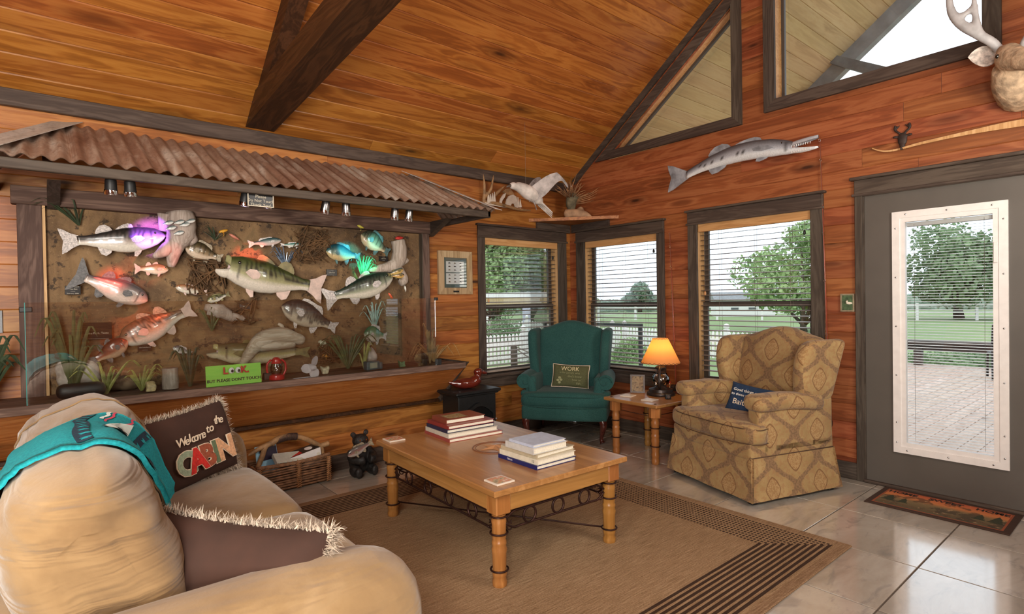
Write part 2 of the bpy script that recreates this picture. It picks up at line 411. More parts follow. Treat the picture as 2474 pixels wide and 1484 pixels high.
# ---------------------------------------------------------------- ceiling: sloped boards
ce=struct('ceiling')
sl=math.hypot(1,SL); ds=Vector((0,-1/sl,SL/sl)); dn=Vector((0,SL/sl,1/sl))   # up the slope, and out (up) of the room
def slope_board(parent,x0,x1,s0,s1,m,o=Vector((0,.05,Z0-.05*SL)),ch=.006,th=.03,name='ceiling_board'):
    v=[]
    for (s,d) in((s0,ch),(s0+ch,0),(s1-ch,0),(s1,ch),(s1,th),(s0,th)):
        p=o+ds*s+dn*d; v+=[(x0,p.y,p.z),(x1,p.y,p.z)]
    f=[(0,2,3,1),(2,4,5,3),(4,6,7,5),(6,8,9,7),(8,10,11,9),(10,0,1,11),(0,10,8,6,4,2),(1,3,5,7,9,11)]
    return G().add(v,f).obj(name,m,parent)
s=0.0
while s<3.7:
    cut=RND.uniform(-6.2,-.6) if RND.random()<.35 else None
    if cut: slope_board(ce,-8.6,cut-.001,s,s+.1375,M['ceil']); slope_board(ce,cut+.001,.02,s,s+.1375,M['ceil'])
    else: slope_board(ce,-8.6,.02,s,s+.1375,M['ceil'])
    s+=.1375
ridge=Vector((0,.05,Z0-.05*SL))+ds*s
G().add([(-8.6,ridge.y,ridge.z),(.02,ridge.y,ridge.z),(.02,-6.0,Z0),(-8.6,-6.0,Z0),(-8.6,ridge.y,ridge.z+.1),(.02,ridge.y,ridge.z+.1),(.02,-6.0,Z0+.1),(-8.6,-6.0,Z0+.1)],[(0,1,2,3),(4,7,6,5),(0,4,5,1),(1,5,6,2),(2,6,7,3),(3,7,4,0)]).obj('far_slope',M['ceil'],ce)
# trims
def solo_struct(g,name,m,label=None,**kw):
    o=g.obj(name,m,None,**kw); o['kind']='structure'
    if label: o['label']=label
    return o
solo_struct(G().bb((-7,.012,2.553),(-.005,.05,2.655),.004),'trim_1',M['trim_x'],'dark brown trim board under the sloped ceiling')
def rake(a,b,wid,x0,x1,m,name):
    n=Vector((0,-SL/sl,-1/sl)) # into room below
    pts=[Vector((0,a,Z0-a*SL)),Vector((0,b,Z0-b*SL))]; g=G()
    P=[(p.y,p.z) for p in(pts[0],pts[1],pts[1]+n*wid,pts[0]+n*wid)]
    g.prism(P,x0,x1,lambda A,B,d:(d,A,B)); return solo_struct(g,name,m)
rake(-.02,-2.95,.055,-.03,-.002,M['trim_y'],'trim_2')
solo_struct(G().bb((-7,.018,.0),(-.02,.052,.125),.004),'baseboard_left',M['trim_x'])
for a,b in((-.02,-2.865),(-3.99,-5.9)):
    solo_struct(G().bb((-.018,b,.0),(.002,a,.125),.004),'baseboard_right',M['trim_y'])
# ---------------------------------------------------------------- windows in the two walls
def window(name,loc,rot,a0,a1,z0,z1,lab,blind_lab,cap_ext=(.02,.02),cas=(.095,.095),rail=None,axis='x'):
    """a0,a1,z0,z1: opening inside the casing. Local x along the wall, y outward, z up"""
    w=struct(name,loc,rot,lab)
    mt=M['trim']; mx=M['trim_x'] if axis=='x' else M['trim_x']
    G().bb((a0-cas[0],-.022,z0-.02),(a0,.0,z1),.003).obj('casing',mt,w); G().bb((a1,-.022,z0-.02),(a1+cas[1],.0,z1),.003).obj('casing',mt,w)
    G().bb((a0-cas[0],-.026,z1),(a1+cas[1],.0,z1+.105),.003).obj('head_casing',mx,w)
    G().bb((a0-cas[0]-cap_ext[0],-.045,z1+.105),(a1+cas[1]+cap_ext[1],.0,z1+.125),.004).obj('cap',mx,w)
    G().bb((a0-cas[0]-cap_ext[0]*.6,-.034,z1-.012),(a1+cas[1]+cap_ext[1]*.6,-.0265,z1+.008),.003).obj('head_bead',mx,w)
    G().bb((a0-cas[0]-.02,-.05,z0-.03),(a1+cas[1]+.02,.1,z0-.0),.004).obj('sill',mx,w)
    G().bb((a0-cas[0],-.02,z0-.13),(a1+cas[1],.0,z0-.03),.003).obj('apron',mx,w)
    D=.13
    G().bb((a0-.02,.0,z0),(a0,D,z1+.02)).obj('jamb',M['jamb'],w); G().bb((a1,.0,z0),(a1+.02,D,z1+.02)).obj('jamb',M['jamb'],w)
    G().bb((a0,.0,z1),(a1,D,z1+.02)).obj('jamb',M['jamb_x'],w)
    rail=rail or (z0+z1)/2
    fr=M['sash']
    for (q0,q1,dy) in((z0,rail+.02,.075),(rail-.02,z1,.1)):
        s_=struct_child('sash',w); 
        g=G(); g.ring([(a0,q0),(a1,q0),(a1,q1),(a0,q1)],[(a0+.045,q0+.045),(a1-.045,q0+.045),(a1-.045,q1-.04),(a0+.045,q1-.04)],dy,dy+.025,lambda A,B,d:(A,d,B))
        me=g.mesh('sash'); s_.data=me; me.materials.append(fr)
        G().bb((a0+.045,dy+.010,q0+.045),(a1-.045,dy+.014,q1-.04)).obj('pane',M['glass'],s_)
    # blind: top-level thing hanging inside the opening
    R3=Rz(rot); L=Vector(loc)
    b=thing('window_blind',blind_lab,'blind',L+R3@Vector(((a0+a1)/2,.035,z1)),rot)
    hw=(a1-a0)/2-.008
    G().bb((-hw-.004,-.04,-.078),(hw+.004,.0,-.004),.003).obj('valance',M['jamb_x'],b)
    G().bb((-hw,.0,-.05),(hw,.03,-.004)).obj('headrail',M['slat'],b)
    sg=G(); sg.grid(2,5,lambda u,v:((u*2-1)*hw,(v-.5)*.046,.0022*(1-(2*v-1)**2))); sg.grid(2,5,lambda u,v:((u*2-1)*hw,(.5-v)*.046,-.0032+.0022*(1-(2*v-1)**2)))
    sm=sg.mesh('slat',True); sm.materials.append(M['slat'])
    H=z1-z0; n=int((H-.13)/.0455)
    for i in range(n): link('slat',sm,b,(0,.01,-.105-i*.0455),(math.radians(8),0,0))
    G().bb((-hw,-.014,-H+.012),(hw,.034,-H+.03),.004).obj('bottom_rail',M['slat'],b)
    for fx in(-.62,.05,.66):
        for dy in(-.012,.032): G().tube([(fx*hw,dy,-.05),(fx*hw,dy,-H+.03)],.0011,4).obj('ladder_cord',M['cord'],b)
    G().tube([(hw*.9,-.02,-.05),(hw*.9,-.02,-.16)],.0014,4).obj('pull_cord',M['cord'],b)
    G().lathe([(.002,0),(.009,-.008),(.011,-.03),(.006,-.038)],8,(hw*.9,-.02,-.155)).obj('tassel',M['black'],b,True)
    G().tube([(-hw*.9,-.02,-.05),(-hw*.9,-.02,-.62)],.0014,4).obj('pull_cord',M['cord'],b)
    G().lathe([(.002,0),(.009,-.008),(.011,-.03),(.006,-.038)],8,(-hw*.9,-.02,-.615)).obj('tassel',M['jamb'],b,True)
    return w
def struct_child(name,p):
    o=bpy.data.objects.new(name,bpy.data.meshes.new(name)); COL.objects.link(o); o.parent=p; return o
M['sash']=plain('bronze window sash',(74,66,60),.45,var=.05)
window('window_1',(0,.05,0),0,-1.215,-.20,.63,2.0,'tall window left of the corner, above the duck decoy','wooden slat blind in the window left of the room corner',cas=(.085,.125),rail=1.30)
window('window_2',(0,0,0),-PI/2,.185,1.125,.63,2.0,'tall window right of the corner, behind the table lamp','wooden slat blind in the window right of the room corner',cas=(.125,.085),rail=1.30)
window('window_3',(0,0,0),-PI/2,1.565,2.545,.60,2.035,'wide window behind the patterned armchair','wooden slat blind in the window behind the patterned armchair',rail=1.30)
window('window_6',(0,0,0),-PI/2,4.88,5.60,.60,2.035,'window of the unseen end of the door wall','wooden slat blind in the window beyond the door, outside the picture',rail=1.30)
def poly_window(name,inner,cas,lab,frame_m):
    """polygon window in the door wall; inner = list of (along,z) counter clockwise"""
    w=struct(name,(0,0,0),-PI/2,lab)
    def off(P,d):
        out=[];n=len(P)
        for i in range(n):
            a,b,c=Vector(P[i-1]),Vector(P[i]),Vector(P[(i+1)%n]); e1=(b-a).normalized(); e2=(c-b).normalized()
            n1=Vector((e1.y,-e1.x)); n2=Vector((e2.y,-e2.x)); k=(n1+n2); k=k/max(.12,k.dot(n1)); 
            if k.length>3: k=k.normalized()*3
            out.append((b+k*d)[:])
        return out
    fn=lambda A,B,d:(A,d,B); n=len(inner); O=off(inner,cas)
    for i in range(n):
        j=(i+1)%n; G().prism([inner[i],O[i],O[j],inner[j]],-.028,.0,fn).obj('casing',M['trim'] if abs(inner[i][0]-inner[j][0])<.01 else M['trim_x'],w)
    for i in range(n):
        j=(i+1)%n; G().prism([inner[i],off(inner,.02)[i],off(inner,.02)[j],inner[j]],.0,.15,fn).obj('jamb',M['jamb_x'],w)
    I2=off(inner,-.025); G().ring(inner,I2,.10,.13,fn).obj('sash',M['sash'],w)
    G().prism(I2,.112,.116,fn).obj('pane',M['glass'],w)
    return w
poly_window('window_4',[(.60,2.905),(1.915,2.905),(1.915,3.68+.18)],.085,'triangular gable window under the sloping ceiling',None)
poly_window('window_5',[(2.285,2.955),(3.59,2.955),(3.59,4.30),(2.94,4.72),(2.285,4.28)],.09,'large gable window above the door wall',None)
# ---------------------------------------------------------------- door
dr=struct('door_1',(0,0,0),-PI/2,'grey brown exterior door with a long white-framed glass panel')
M['door']=plain('grey brown door paint',(92,86,80),.42,var=.05,sc=3)
a0,a1,zt=2.915,3.885,2.075
fa0,fa1,fz0,fz1=3.088,3.706,.258,1.935
G().ring([(a0,.02),(a1,.02),(a1,zt),(a0,zt)],[(fa0+.02,fz0+.02),(fa1-.02,fz0+.02),(fa1-.02,fz1-.02),(fa0+.02,fz1-.02)],.0,.045,lambda A,B,d:(A,d,B)).obj('door_slab',M['door'],dr)
for q in(-.0005,):
    lf=struct_child('lite_frame',dr); g=G()
    R_=lambda e:[(fa0+e,fz0+e),(fa1-e,fz0+e),(fa1-e,fz1-e),(fa0+e,fz1-e)]
    g.ring(R_(0),R_(.045),-.016,.0,lambda A,B,d:(A,d,B)); g.ring(R_(.045),R_(.075),-.010,.03,lambda A,B,d:(A,d,B))
    lf.data=g.mesh('lite_frame'); lf.data.materials.append(M['white'])
    sg=G(); sg.lathe([(.006,0),(.005,.003),(.002,.004)],8); sm=sg.mesh('screw'); sm.materials.append(M['steel'])
    scr=[(fa0+.022,z) for z in(1.82,1.48,1.14,.80,.47,.33)]+[(fa1-.022,z) for z in(1.82,1.48,1.14,.80,.47,.33)]+[(a,z) for a in(3.17,3.40,3.63) for z in(fz0+.022,fz1-.022)]
    for a,z in scr: link('screw',sm,lf,(a,-.016,z),(PI/2,0,0))
    G().bb((fa1-.072,-.02,1.55),(fa1-.05,-.010,1.68),.003).obj('blind_slider',M['white'],lf)
G().bb((fa0+.075,.014,fz0+.075),(fa1-.075,.017,fz1-.075)).obj('pane',M['glass'],dr)
g=G(); z=fz0+.09; 
while z<fz1-.09:
    g.add([(fa0+.078,.021,z-.0022),(fa1-.078,.021,z-.0022),(fa1-.078,.0355,z+.0022),(fa0+.078,.0355,z+.0022)],[(0,1,2,3)]); z+=.0185
o=g.obj('blind_slats',M['white'],dr); o['kind']='stuff'
G().bb((fa0+.078,.02,fz1-.105),(fa1-.078,.036,fz1-.078)).obj('blind_headrail',M['white'],dr)
for a in(3.21,3.585): G().tube([(a,.019,fz0+.09),(a,.019,fz1-.09)],.0009,4).obj('blind_cord',M['cord'],dr)
for s_,e_ in((2.862,2.905),(2.905,2.915)):
    pass
G().bb((2.855,-.022,0),(2.905,.0,zt+.012),.003).obj('casing',M['trim'],dr); G().bb((3.895,-.022,0),(3.975,.0,zt+.012),.003).obj('casing',M['trim'],dr)
G().bb((2.905,-.012,0),(2.915,.06,zt+.012)).obj('jamb',M['trim'],dr); G().bb((3.885,-.012,0),(3.895,.06,zt+.012)).obj('jamb',M['trim'],dr); G().bb((2.905,-.012,zt),(3.895,.06,zt+.012)).obj('jamb',M['trim_x'],dr)
G().bb((2.855,-.026,zt+.012),(3.975,.0,zt+.12),.003).obj('head_casing',M['trim_x'],dr)
G().bb((2.83,-.05,zt+.12),(4.0,.0,zt+.142),.004).obj('cap',M['trim_x'],dr)
G().bb((2.84,-.034,zt+.002),(3.99,-.0262,zt+.022),.003).obj('head_bead',M['trim_x'],dr)
G().bb((2.9,-.03,0.0),(3.9,.06,.022),.006).obj('threshold',M['trim_x'],dr)
# ---------------------------------------------------------------- roof truss
tr=thing('roof_truss','dark stained timber truss with a level tie beam under the sloping ceiling','truss',(-3.316,.05,2.66))
g=G()
def tie(u,v,dx): pass
# tie beam: slightly rising, its wall end rounded on top
b=[(0,0),(-4.6,.391),(-4.6,.561),(-.24,.190),(-.13,.155),(-.05,.11),(0,.05)]
g.prism(b,-.101,.101,lambda A,B,d:(d,A,B)); g.obj('tie_beam',M['beam'],tr)
P=[(-.30,Z0+.25*SL-2.66),(-3.3,Z0+3.25*SL-2.66)]
nrm=Vector((-SL/sl,-1/sl)); q=[P[0],P[1],(P[1][0]+nrm.x*.13,P[1][1]+nrm.y*.13),(P[0][0]+nrm.x*.13,P[0][1]+nrm.y*.13)]
q[3]=(P[0][0],P[0][1]-.13*sl)
G().prism(q,-.09,.02,lambda A,B,d:(d,A,B)).obj('rafter',M['beam'],tr)

# ---------------------------------------------------------------- outside: deck, porch roof, lawn, fences, trees
M['deck']=wood('pale deck boards',[(150,122,104),(186,160,144),(206,186,174)],'X',.6,.15,tint=.06,spec=.3,sc=.6)
M['soffit']=wood('pale tan porch boards',[(150,124,84),(188,160,114),(206,182,136)],'X',.6,.3,tint=.05,grain=.5)
M['porchbeam']=plain('grey porch beam',(122,126,128),.6,var=.1,sc=6)
M['porchdark']=plain('dark grey porch tie beam',(92,96,98),.6,var=.15,sc=8)
def grassmat():
    k=N('mown lawn'); o=k.obj(); n1=k.noise(o,.25,4); n2=k.noise(o,9,3)
    k.P(Base_Color=k.mix(k.math('MULTIPLY',n2,.5),k.ramp(n1,[(.3,(112,134,84)),(.7,(138,156,106))]),c4((92,122,66))),Roughness=.9); return k.m
M['lawn']=grassmat()
def leafmat(name,a,b,c):
    k=N(name); n1=k.noise(k.obj(),1.3,3); k.P(Base_Color=k.ramp(n1,[(.3,a),(.5,b),(.72,c)]),Roughness=.6)
    tl=k.n('BsdfTranslucent',{'Color':k.ramp(n1,[(.3,a),(.72,c)])}); mx=k.n('MixShader',{0:.35,1:k.b.outputs[0],2:tl.outputs[0]}); k.t.links.new(mx.outputs[0],k.out.inputs[0]); return k.m
M['leaf1']=leafmat('tree leaves',(84,112,74),(120,146,102),(158,180,136))  # leaf greens paled to build outdoor haze into the colour
M['leaf2']=leafmat('light tree leaves',(106,136,84),(148,174,116),(186,206,150))
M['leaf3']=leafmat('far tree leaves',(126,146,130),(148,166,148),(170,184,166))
M['bark']=plain('tree bark',(78,68,58),.9,var=.25,sc=8,bump=.4)
GZ=-.28
o=solo_struct(G().bb((.14,-60,GZ-.2),(120,80,GZ)).bb((-30,.2,GZ-.2),(.14,80,GZ)),'lawn',M['lawn'],'mown green lawn around the house')
dk=struct('deck',label='pale wooden deck outside the glazed door')
dg=G(); dg.bb((0,-.069,-.03),(9.0,.069,0),.004); dm=dg.mesh('deck_board'); dm.materials.append(M['deck'])
for i in range(62): link('deck_board',dm,dk,(.16,.9-i*.144,-.06))
G().bb((.14,-8.1,-.24),(9.1,1.0,-.093)).obj('deck_frame',M['trim_x'],dk)
# low rail along the far deck edge
rl=thing('deck_railing','low dark wooden rail along the far edge of the deck','railing',(9.0,-3,-.06))
G().bb((-.16,-5,.43),(.16,4.0,.49),.006).obj('top_board',M['trim_y'],rl); G().bb((-.03,-5,.30),(.03,4.0,.43),.006).obj('rail',M['trim_y'],rl)
for y in(3.5,2.06,.2,-1.8,-3.8): G().bb((-.07,y-.07,0),(.07,y+.07,.38),.006).obj('post',M['trim'],rl)
# porch roof: boards follow the room's slope
po=struct('porch_roof',label='pale boarded porch roof outside the gable windows')
s=0.0
while s<3.7:
    slope_board(po,.16,2.40,s,s+.1375,M['soffit'],name='soffit_board'); s+=.1375
pt=thing('porch_truss','grey gable truss of the porch outside the upper windows','truss',(2.45,0,2.67))
n2=Vector((-SL/sl,-1/sl))
def rb(y0,y1,wid,off): 
    a=Vector((y0,-y0*SL)); b=Vector((y1,-y1*SL)); a=a-n2*off; b=b-n2*off
    return [a[:],b[:],(b+n2*wid)[:],(a+n2*wid)[:]]
G().prism(rb(.3,-2.94,.19,.03),-.05,.05,lambda A,B,d:(d,A,B)).obj('rake_beam',M['porchbeam'],pt)
a=[(-2.94,2.94*SL),(-6.2,2.94*SL-3.26*SL),(-6.2,2.94*SL-3.26*SL-.22),(-2.94,2.94*SL-.22)]
G().prism(a,-.05,.05,lambda A,B,d:(d,A,B)).obj('rake_beam',M['porchbeam'],pt)
G().prism([(-1.55,1.60),(-1.67,1.43),(-3.5,.24),(-3.5,.44)],-.12,-.05,lambda A,B,d:(d,A,B)).obj('brace',M['porchdark'],pt)
for y in(.2,-6.1): G().bb((-.07,y-.07,-2.73),(.07,y+.07,-.1)).obj('post',M['porchbeam'],pt)
M['lawn'].node_tree
# trees
def tree(name,label,loc,h,cr,m,seed,trunk=.25,n=5000,leaf=.22,blobs=14,clear=.28,spread=1.0):
    rr=random.Random(seed); t=thing(name,label,'tree',loc)
    g=G(); g.tube([(0,0,0),(.1*rr.uniform(-1,1),.1*rr.uniform(-1,1),h*clear),(.2*rr.uniform(-1,1),.2*rr.uniform(-1,1),h*.75)],[trunk,trunk*.75,trunk*.25],8)
    for i in range(5):
        a=rr.uniform(0,2*PI); e=cr*.7; g.tube([(0,0,h*clear*.9),(cos(a)*e*.5,sin(a)*e*.5,h*(clear+.18)),(cos(a)*e,sin(a)*e,h*(clear+.3))],[trunk*.5,trunk*.3,trunk*.1],6)
    g.obj('trunk',M['bark'],t,True)
    B=[]
    for i in range(blobs):
        a=rr.uniform(0,2*PI); q=rr.random()**.6; zz=h*(clear+(1-clear)*rr.uniform(.2,.86)); k=1-abs((zz/h-clear)/(1-clear)-.4)*.9
        B.append((Vector((cos(a)*cr*q*k*spread,sin(a)*cr*q*k*spread,zz)),cr*rr.uniform(.34,.55)))
    V=[];F=[]
    for i in range(n):
        c,r=B[rr.randrange(blobs)]; d=Vector((rr.gauss(0,1),rr.gauss(0,1),rr.gauss(0,1))).normalized(); p=c+Vector((d.x*r,d.y*r,d.z*r*.75))*rr.uniform(.72,1.08)
        e=Vector((rr.gauss(0,1),rr.gauss(0,1),rr.gauss(0,1))).normalized(); f=e.cross(d+Vector((.01,.02,.03))).normalized(); L=leaf*rr.uniform(.6,1.3)
        k=len(V); V+=[p-e*L*.5,p+f*L*.32,p+e*L*.5,p-f*L*.32]; F.append((k,k+1,k+2,k+3))
    cg=G(); cg.add(V,F); cg.obj('crown',m,t); return t
tree('shade_tree','broad dark green tree beyond the deck in the door glass',(41,5.0,GZ),6.3,3.3,M['leaf1'],1,.32,9000,.34,26,.14)
tree('shade_tree','second broad green tree beyond the deck at the right edge of the door glass',(43.5,-1.6,GZ),7.0,3.2,M['leaf1'],21,.32,6000,.36,20,.14)
tree('shade_tree','smaller tree left of the broad one in the door glass',(38.5,9.2,GZ),4.8,1.7,M['leaf1'],2,.24,3000,.30,12,.18)
tree('shade_tree','light green round tree seen through the blind behind the patterned armchair',(22.4,6.9,GZ),5.2,2.6,M['leaf2'],3,.18,9000,.22,22,.06)
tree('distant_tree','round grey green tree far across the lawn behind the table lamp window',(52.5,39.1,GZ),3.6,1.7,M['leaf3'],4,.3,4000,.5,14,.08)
tree('dense_tree','tall dense tree behind the carport, left half of the left corner window',(17.6,24.2,GZ),7.4,3.2,M['leaf2'],5,.3,13000,.26,30,.05)
tree('dense_tree','dense tree behind the carport, right half of the left corner window',(21.3,24.6,GZ),7.4,3.0,M['leaf2'],6,.3,12000,.28,30,.05)
tree('dense_tree','darker dense tree filling the gap behind the two light ones by the carport',(23.5,31.0,GZ),8.6,3.6,M['leaf1'],7,.3,8000,.34,26,.05)
def bush(label,loc,r,m,seed,n=1500,leaf=.09):
    rr=random.Random(seed); V=[];F=[]
    for i in range(n):
        d=Vector((rr.gauss(0,1),rr.gauss(0,1),abs(rr.gauss(0,1)))).normalized(); p=Vector((d.x*r[0],d.y*r[1],d.z*r[2]))*rr.uniform(.6,1.05)
        e=Vector((rr.gauss(0,1),rr.gauss(0,1),rr.gauss(0,1))).normalized(); f=e.cross(d+Vector((.01,.02,.03))).normalized(); L=leaf*rr.uniform(.6,1.3); k=len(V)
        V+=[p-e*L*.5,p+f*L*.4,p+e*L*.5,p-f*L*.4]; F.append((k,k+1,k+2,k+3))
    o=G().add(V,F).obj('shrub',m); o.location=loc; return tag(o,label,'shrub')
bush('leafy shrub beyond the fence in the left corner window',(8.8,12.2,GZ),(1.0,1.0,1.05),M['leaf1'],11,2500)
bush('pale green shrub outside the window behind the table lamp',(7.2,4.9,GZ),(.5,.5,.62),M['leaf2'],12,2600,.06)
bush('low ground shrub under the window behind the table lamp',(4.2,2.9,GZ),(1.1,1.0,.24),M['leaf2'],13,3200,.06)
bush('low shrub beyond the deck rail',(11.5,-1.6,GZ),(1.0,1.8,.35),M['leaf1'],14,2500,.09)
far=struct('treeline_ground')
V=[];F=[];rr=random.Random(8)
for i in range(9000):
    a=rr.uniform(-.2,1.75); d=rr.uniform(66,80); hh=1.5+.9*noise.noise(Vector((a*9,0,0)))+.7*noise.noise(Vector((a*31,2,0))); p=Vector((cos(a)*d,sin(a)*d,GZ+rr.uniform(0,max(1.2,hh))))
    L=.7*rr.uniform(.6,1.3); e=Vector((rr.gauss(0,1),rr.gauss(0,1),rr.gauss(0,.6))).normalized(); f=e.cross(p).normalized(); k=len(V); V+=[p-e*L*.5,p+f*L*.4,p+e*L*.5,p-f*L*.4]; F.append((k,k+1,k+2,k+3))
bpy.data.objects.remove(far)
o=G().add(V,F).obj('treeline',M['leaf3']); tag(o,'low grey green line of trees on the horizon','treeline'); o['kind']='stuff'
# white picket fences
def picket_fence(label,p0,p1,h,pitch=.125,arch=0):
    p0=Vector(p0);p1=Vector(p1); L=(p1-p0).length; t=thing('picket_fence',label,'fence',p0,math.atan2((p1-p0).y,(p1-p0).x))
    g=G(); g.prism([(-.038,0),(.038,0),(.038,1),(0,1.06),(-.038,1)],-.009,.009,lambda A,B,d:(A,d,B)); me=g.mesh('picket'); me.materials.append(M['white'])
    n=int(L/pitch)
    for i in range(n):
        x=(i+.5)*pitch; f=((x%1.85)/1.85-.5)*2; hh=h*(1-arch*(1-f*f)); o=link('picket',me,t,(x,0,.05)); o.scale=(1,1,hh-.05)
    for z in(.22,.72): G().bb((0,.009,z*h-.045),(L,.05,z*h+.045)).obj('rail',M['white'],t)
    m=int(L/1.85)+1
    for i in range(m):
        x=i*1.85; po_=G().bb((x-.055,-.02,0),(x+.055,.09,h+.1)).obj('post',M['white'],t); G().ell((x,.035,h+.17),(.075,.075,.075),10,7).obj('post_ball',M['white'],po_,True)
    return t
picket_fence('nearer white picket fence outside the corner windows',(1.5,6.75,GZ),(9.3,6.9,GZ),.74)
picket_fence('white picket fence with dipped tops further out past the first one',(7.2,17.0,GZ),(15.5,13.2,GZ),.74,arch=.16)
picket_fence('white picket fence crossing the lawn behind the patterned armchair window',(9.35,6.85,GZ),(8.7,1.6,GZ),.72)
# distant white rail fence
t=thing('rail_fence','thin white rail fence far across the lawn','fence',(26,34,GZ),math.atan2(-32,14))
for z in(.5,.95): G().bb((0,-.04,z-.05),(36,.04,z+.05)).obj('rail',M['white'],t)
for i in range(13): G().bb((i*3-.07,-.07,0),(i*3+.07,.07,1.1)).obj('post',M['white'],t)
# carport beyond the fence
t=thing('carport','open carport with a white roof edge, tan fascia and a pale post','carport',(13.9,16.6,GZ),math.radians(-41))
M['tan']=plain('tan fascia',(190,164,124),.6,var=.04); M['lilac']=plain('pale post paint',(186,186,204),.5,var=.02)
G().bb((-7,-.1,1.80),(2.2,3.4,2.05)).obj('roof',M['white'],t); G().bb((-7,-.06,1.42),(2.2,.1,1.80)).obj('fascia',M['tan'],t)
for x in(-5.5,0): G().bb((x-.2,.0,0),(x+.2,.4,1.45)).obj('post',M['lilac'],t)
# mooring post and rope in the left window
t=thing('mooring_post','short weathered timber post with a rope, outside the left corner window','post',(4.3,6.18,GZ))
G().lathe([(.085,0),(.085,.50),(.06,.55)],10).obj('post_body',M['bark'],t,True)
G().tube(spline([(0,-.09,.52),(.35,-.2,.36),(.8,-.3,.40),(1.3,-.4,.5)],6),.014,6).obj('rope',M['cord'],t,True)
G().tube(spline([(0,-.09,.46),(.4,-.2,.22),(.9,-.3,.30),(1.3,-.4,.42)],6),.014,6).obj('rope',M['cord'],t,True)
solo_struct(G().bb((-1.8,2.2,GZ),(5.2,6.5,GZ+.02)),'path',plain('pale sandy path',(196,176,146),.9,var=.08),'sandy path outside the left corner window')
# small white building and a dark bench
t=thing('white_building','small white building far across the lawn','building',(42,20.2,GZ),-.9)
G().bb((-2.4,-1.5,0),(2.4,1.5,1.5)).obj('wall',M['white'],t); G().prism([(-1.8,1.45),(1.8,1.45),(0,2.1)],-2.6,2.6,lambda A,B,d:(d,A,B)).obj('roof',M['porchbeam'],t)
for x in(-1.2,.2): G().bb((x,-1.53,.6),(x+.6,-1.5,1.1)).obj('window',M['porchdark'],t)
t=thing('deck_bench','low dark slatted bench on the deck outside the patterned armchair window','bench',(1.1,-1.0,-.06))
for i in range(5): G().bb((-.25+i*.11,-.6,.40),(-.16+i*.11,.6,.43),.004).obj('slat',M['black'],t)
for y in(-.5,.5): G().bb((-.22,y-.03,0),(.22,y+.03,.40),.004).obj('leg',M['black'],t)
t=thing('deck_chair','black metal chair half in view on the deck beyond the door','chair',(7.6,-2.55,-.06),.3)
for y in(-.25,.25): G().tube(spline([(-.3,y,0),(-.26,y,.42),(-.28,y,.70),(-.36,y,.92)],5),.018,6).obj('leg',M['black'],t,True); G().tube([(.25,y,0),(.2,y,.42),(-.26,y,.42)],.018,6).obj('leg',M['black'],t,True)
G().rbox((-.02,0,.43),(.5,.5,.03),.014,3).obj('seat',M['black'],t,True); G().rbox((-.31,0,.74),(.03,.5,.36),.014,3).obj('backrest',M['black'],t,True)

t=thing('deck_handrail','dark handrail outside the window behind the green chair','railing',(1.3,0,-.06))
G().bb((-.02,.05,1.06),(.02,1.9,1.10),.004).obj('top_rail',M['black'],t); 
for y in(.08,1.86): G().bb((-.02,y-.02,0),(.02,y+.02,1.06)).obj('post',M['black'],t)

# ---------------------------------------------------------------- fish display on the left wall
M['fish']=vcol('painted fish skin',.28,.5,.6,.10,90)
M['fin']=plain('fish fin',(150,138,116),.4,var=.25,sc=90,coat=.3)
M['eye']=plain('glass fish eye',(20,16,12),.05,coat=1)
def backmat():
    k=N('sculpted mud backdrop'); o=k.obj(); n1=k.noise(o,2.2,6,.65,.6); n2=k.noise(o,14,5,.7); n3=k.noise(o,60,3)
    c=k.ramp(n1,[(.3,(66,50,34)),(.46,(112,86,58)),(.58,(142,112,76)),(.75,(92,80,52))])
    c=k.mix(k.math('MULTIPLY',k.smooth(n2,.56,.64),.85),c,c4((44,32,22))); c=k.mix(k.math('MULTIPLY',k.smooth(n3,.6,.7),.4),c,c4((160,130,92)))
    k.P(Base_Color=c,Roughness=.75); k.bump(k.math('ADD',n2,k.math('MULTIPLY',n3,.3)),.6,.02); return k.m
M['mud']=backmat()
dp=thing('fish_display','large wall case of mounted fish framed in weathered boards','display case',(0,0,0))
FX0,FX1=-4.715,-1.862   # header ends
# backdrop: a lumpy panel
g=G(); nx,nz_=90,44
def bfn(u,v):
    x=lerp(-4.60,-1.945,u); z=lerp(.80,2.03,v); h=.02*noise.noise(Vector((x*3,z*3,1)))+.012*noise.noise(Vector((x*11,z*11,4))); return (x,min(.044,.028-h),z)
g.grid(nx,nz_,bfn); g.obj('backdrop',M['mud'],dp,True)
G().bb((FX0,-.03,1.975),(FX1,.046,2.083),.004).obj('header_board',M['weather_x'],dp)
G().bb((-4.69,-.022,.83),(-4.575,.046,1.975),.004).obj('post',M['weather_z'],dp)
G().bb((-1.955,-.022,.83),(-1.885,.046,1.975),.004).obj('post',M['weather_z'],dp)
G().bb((-4.575,-.015,.83),(-4.56,.045,1.975)).obj('edge_strip',M['jamb'],dp); G().bb((-1.966,-.02,.83),(-1.955,.03,1.975)).obj('edge_strip',M['trim'],dp)
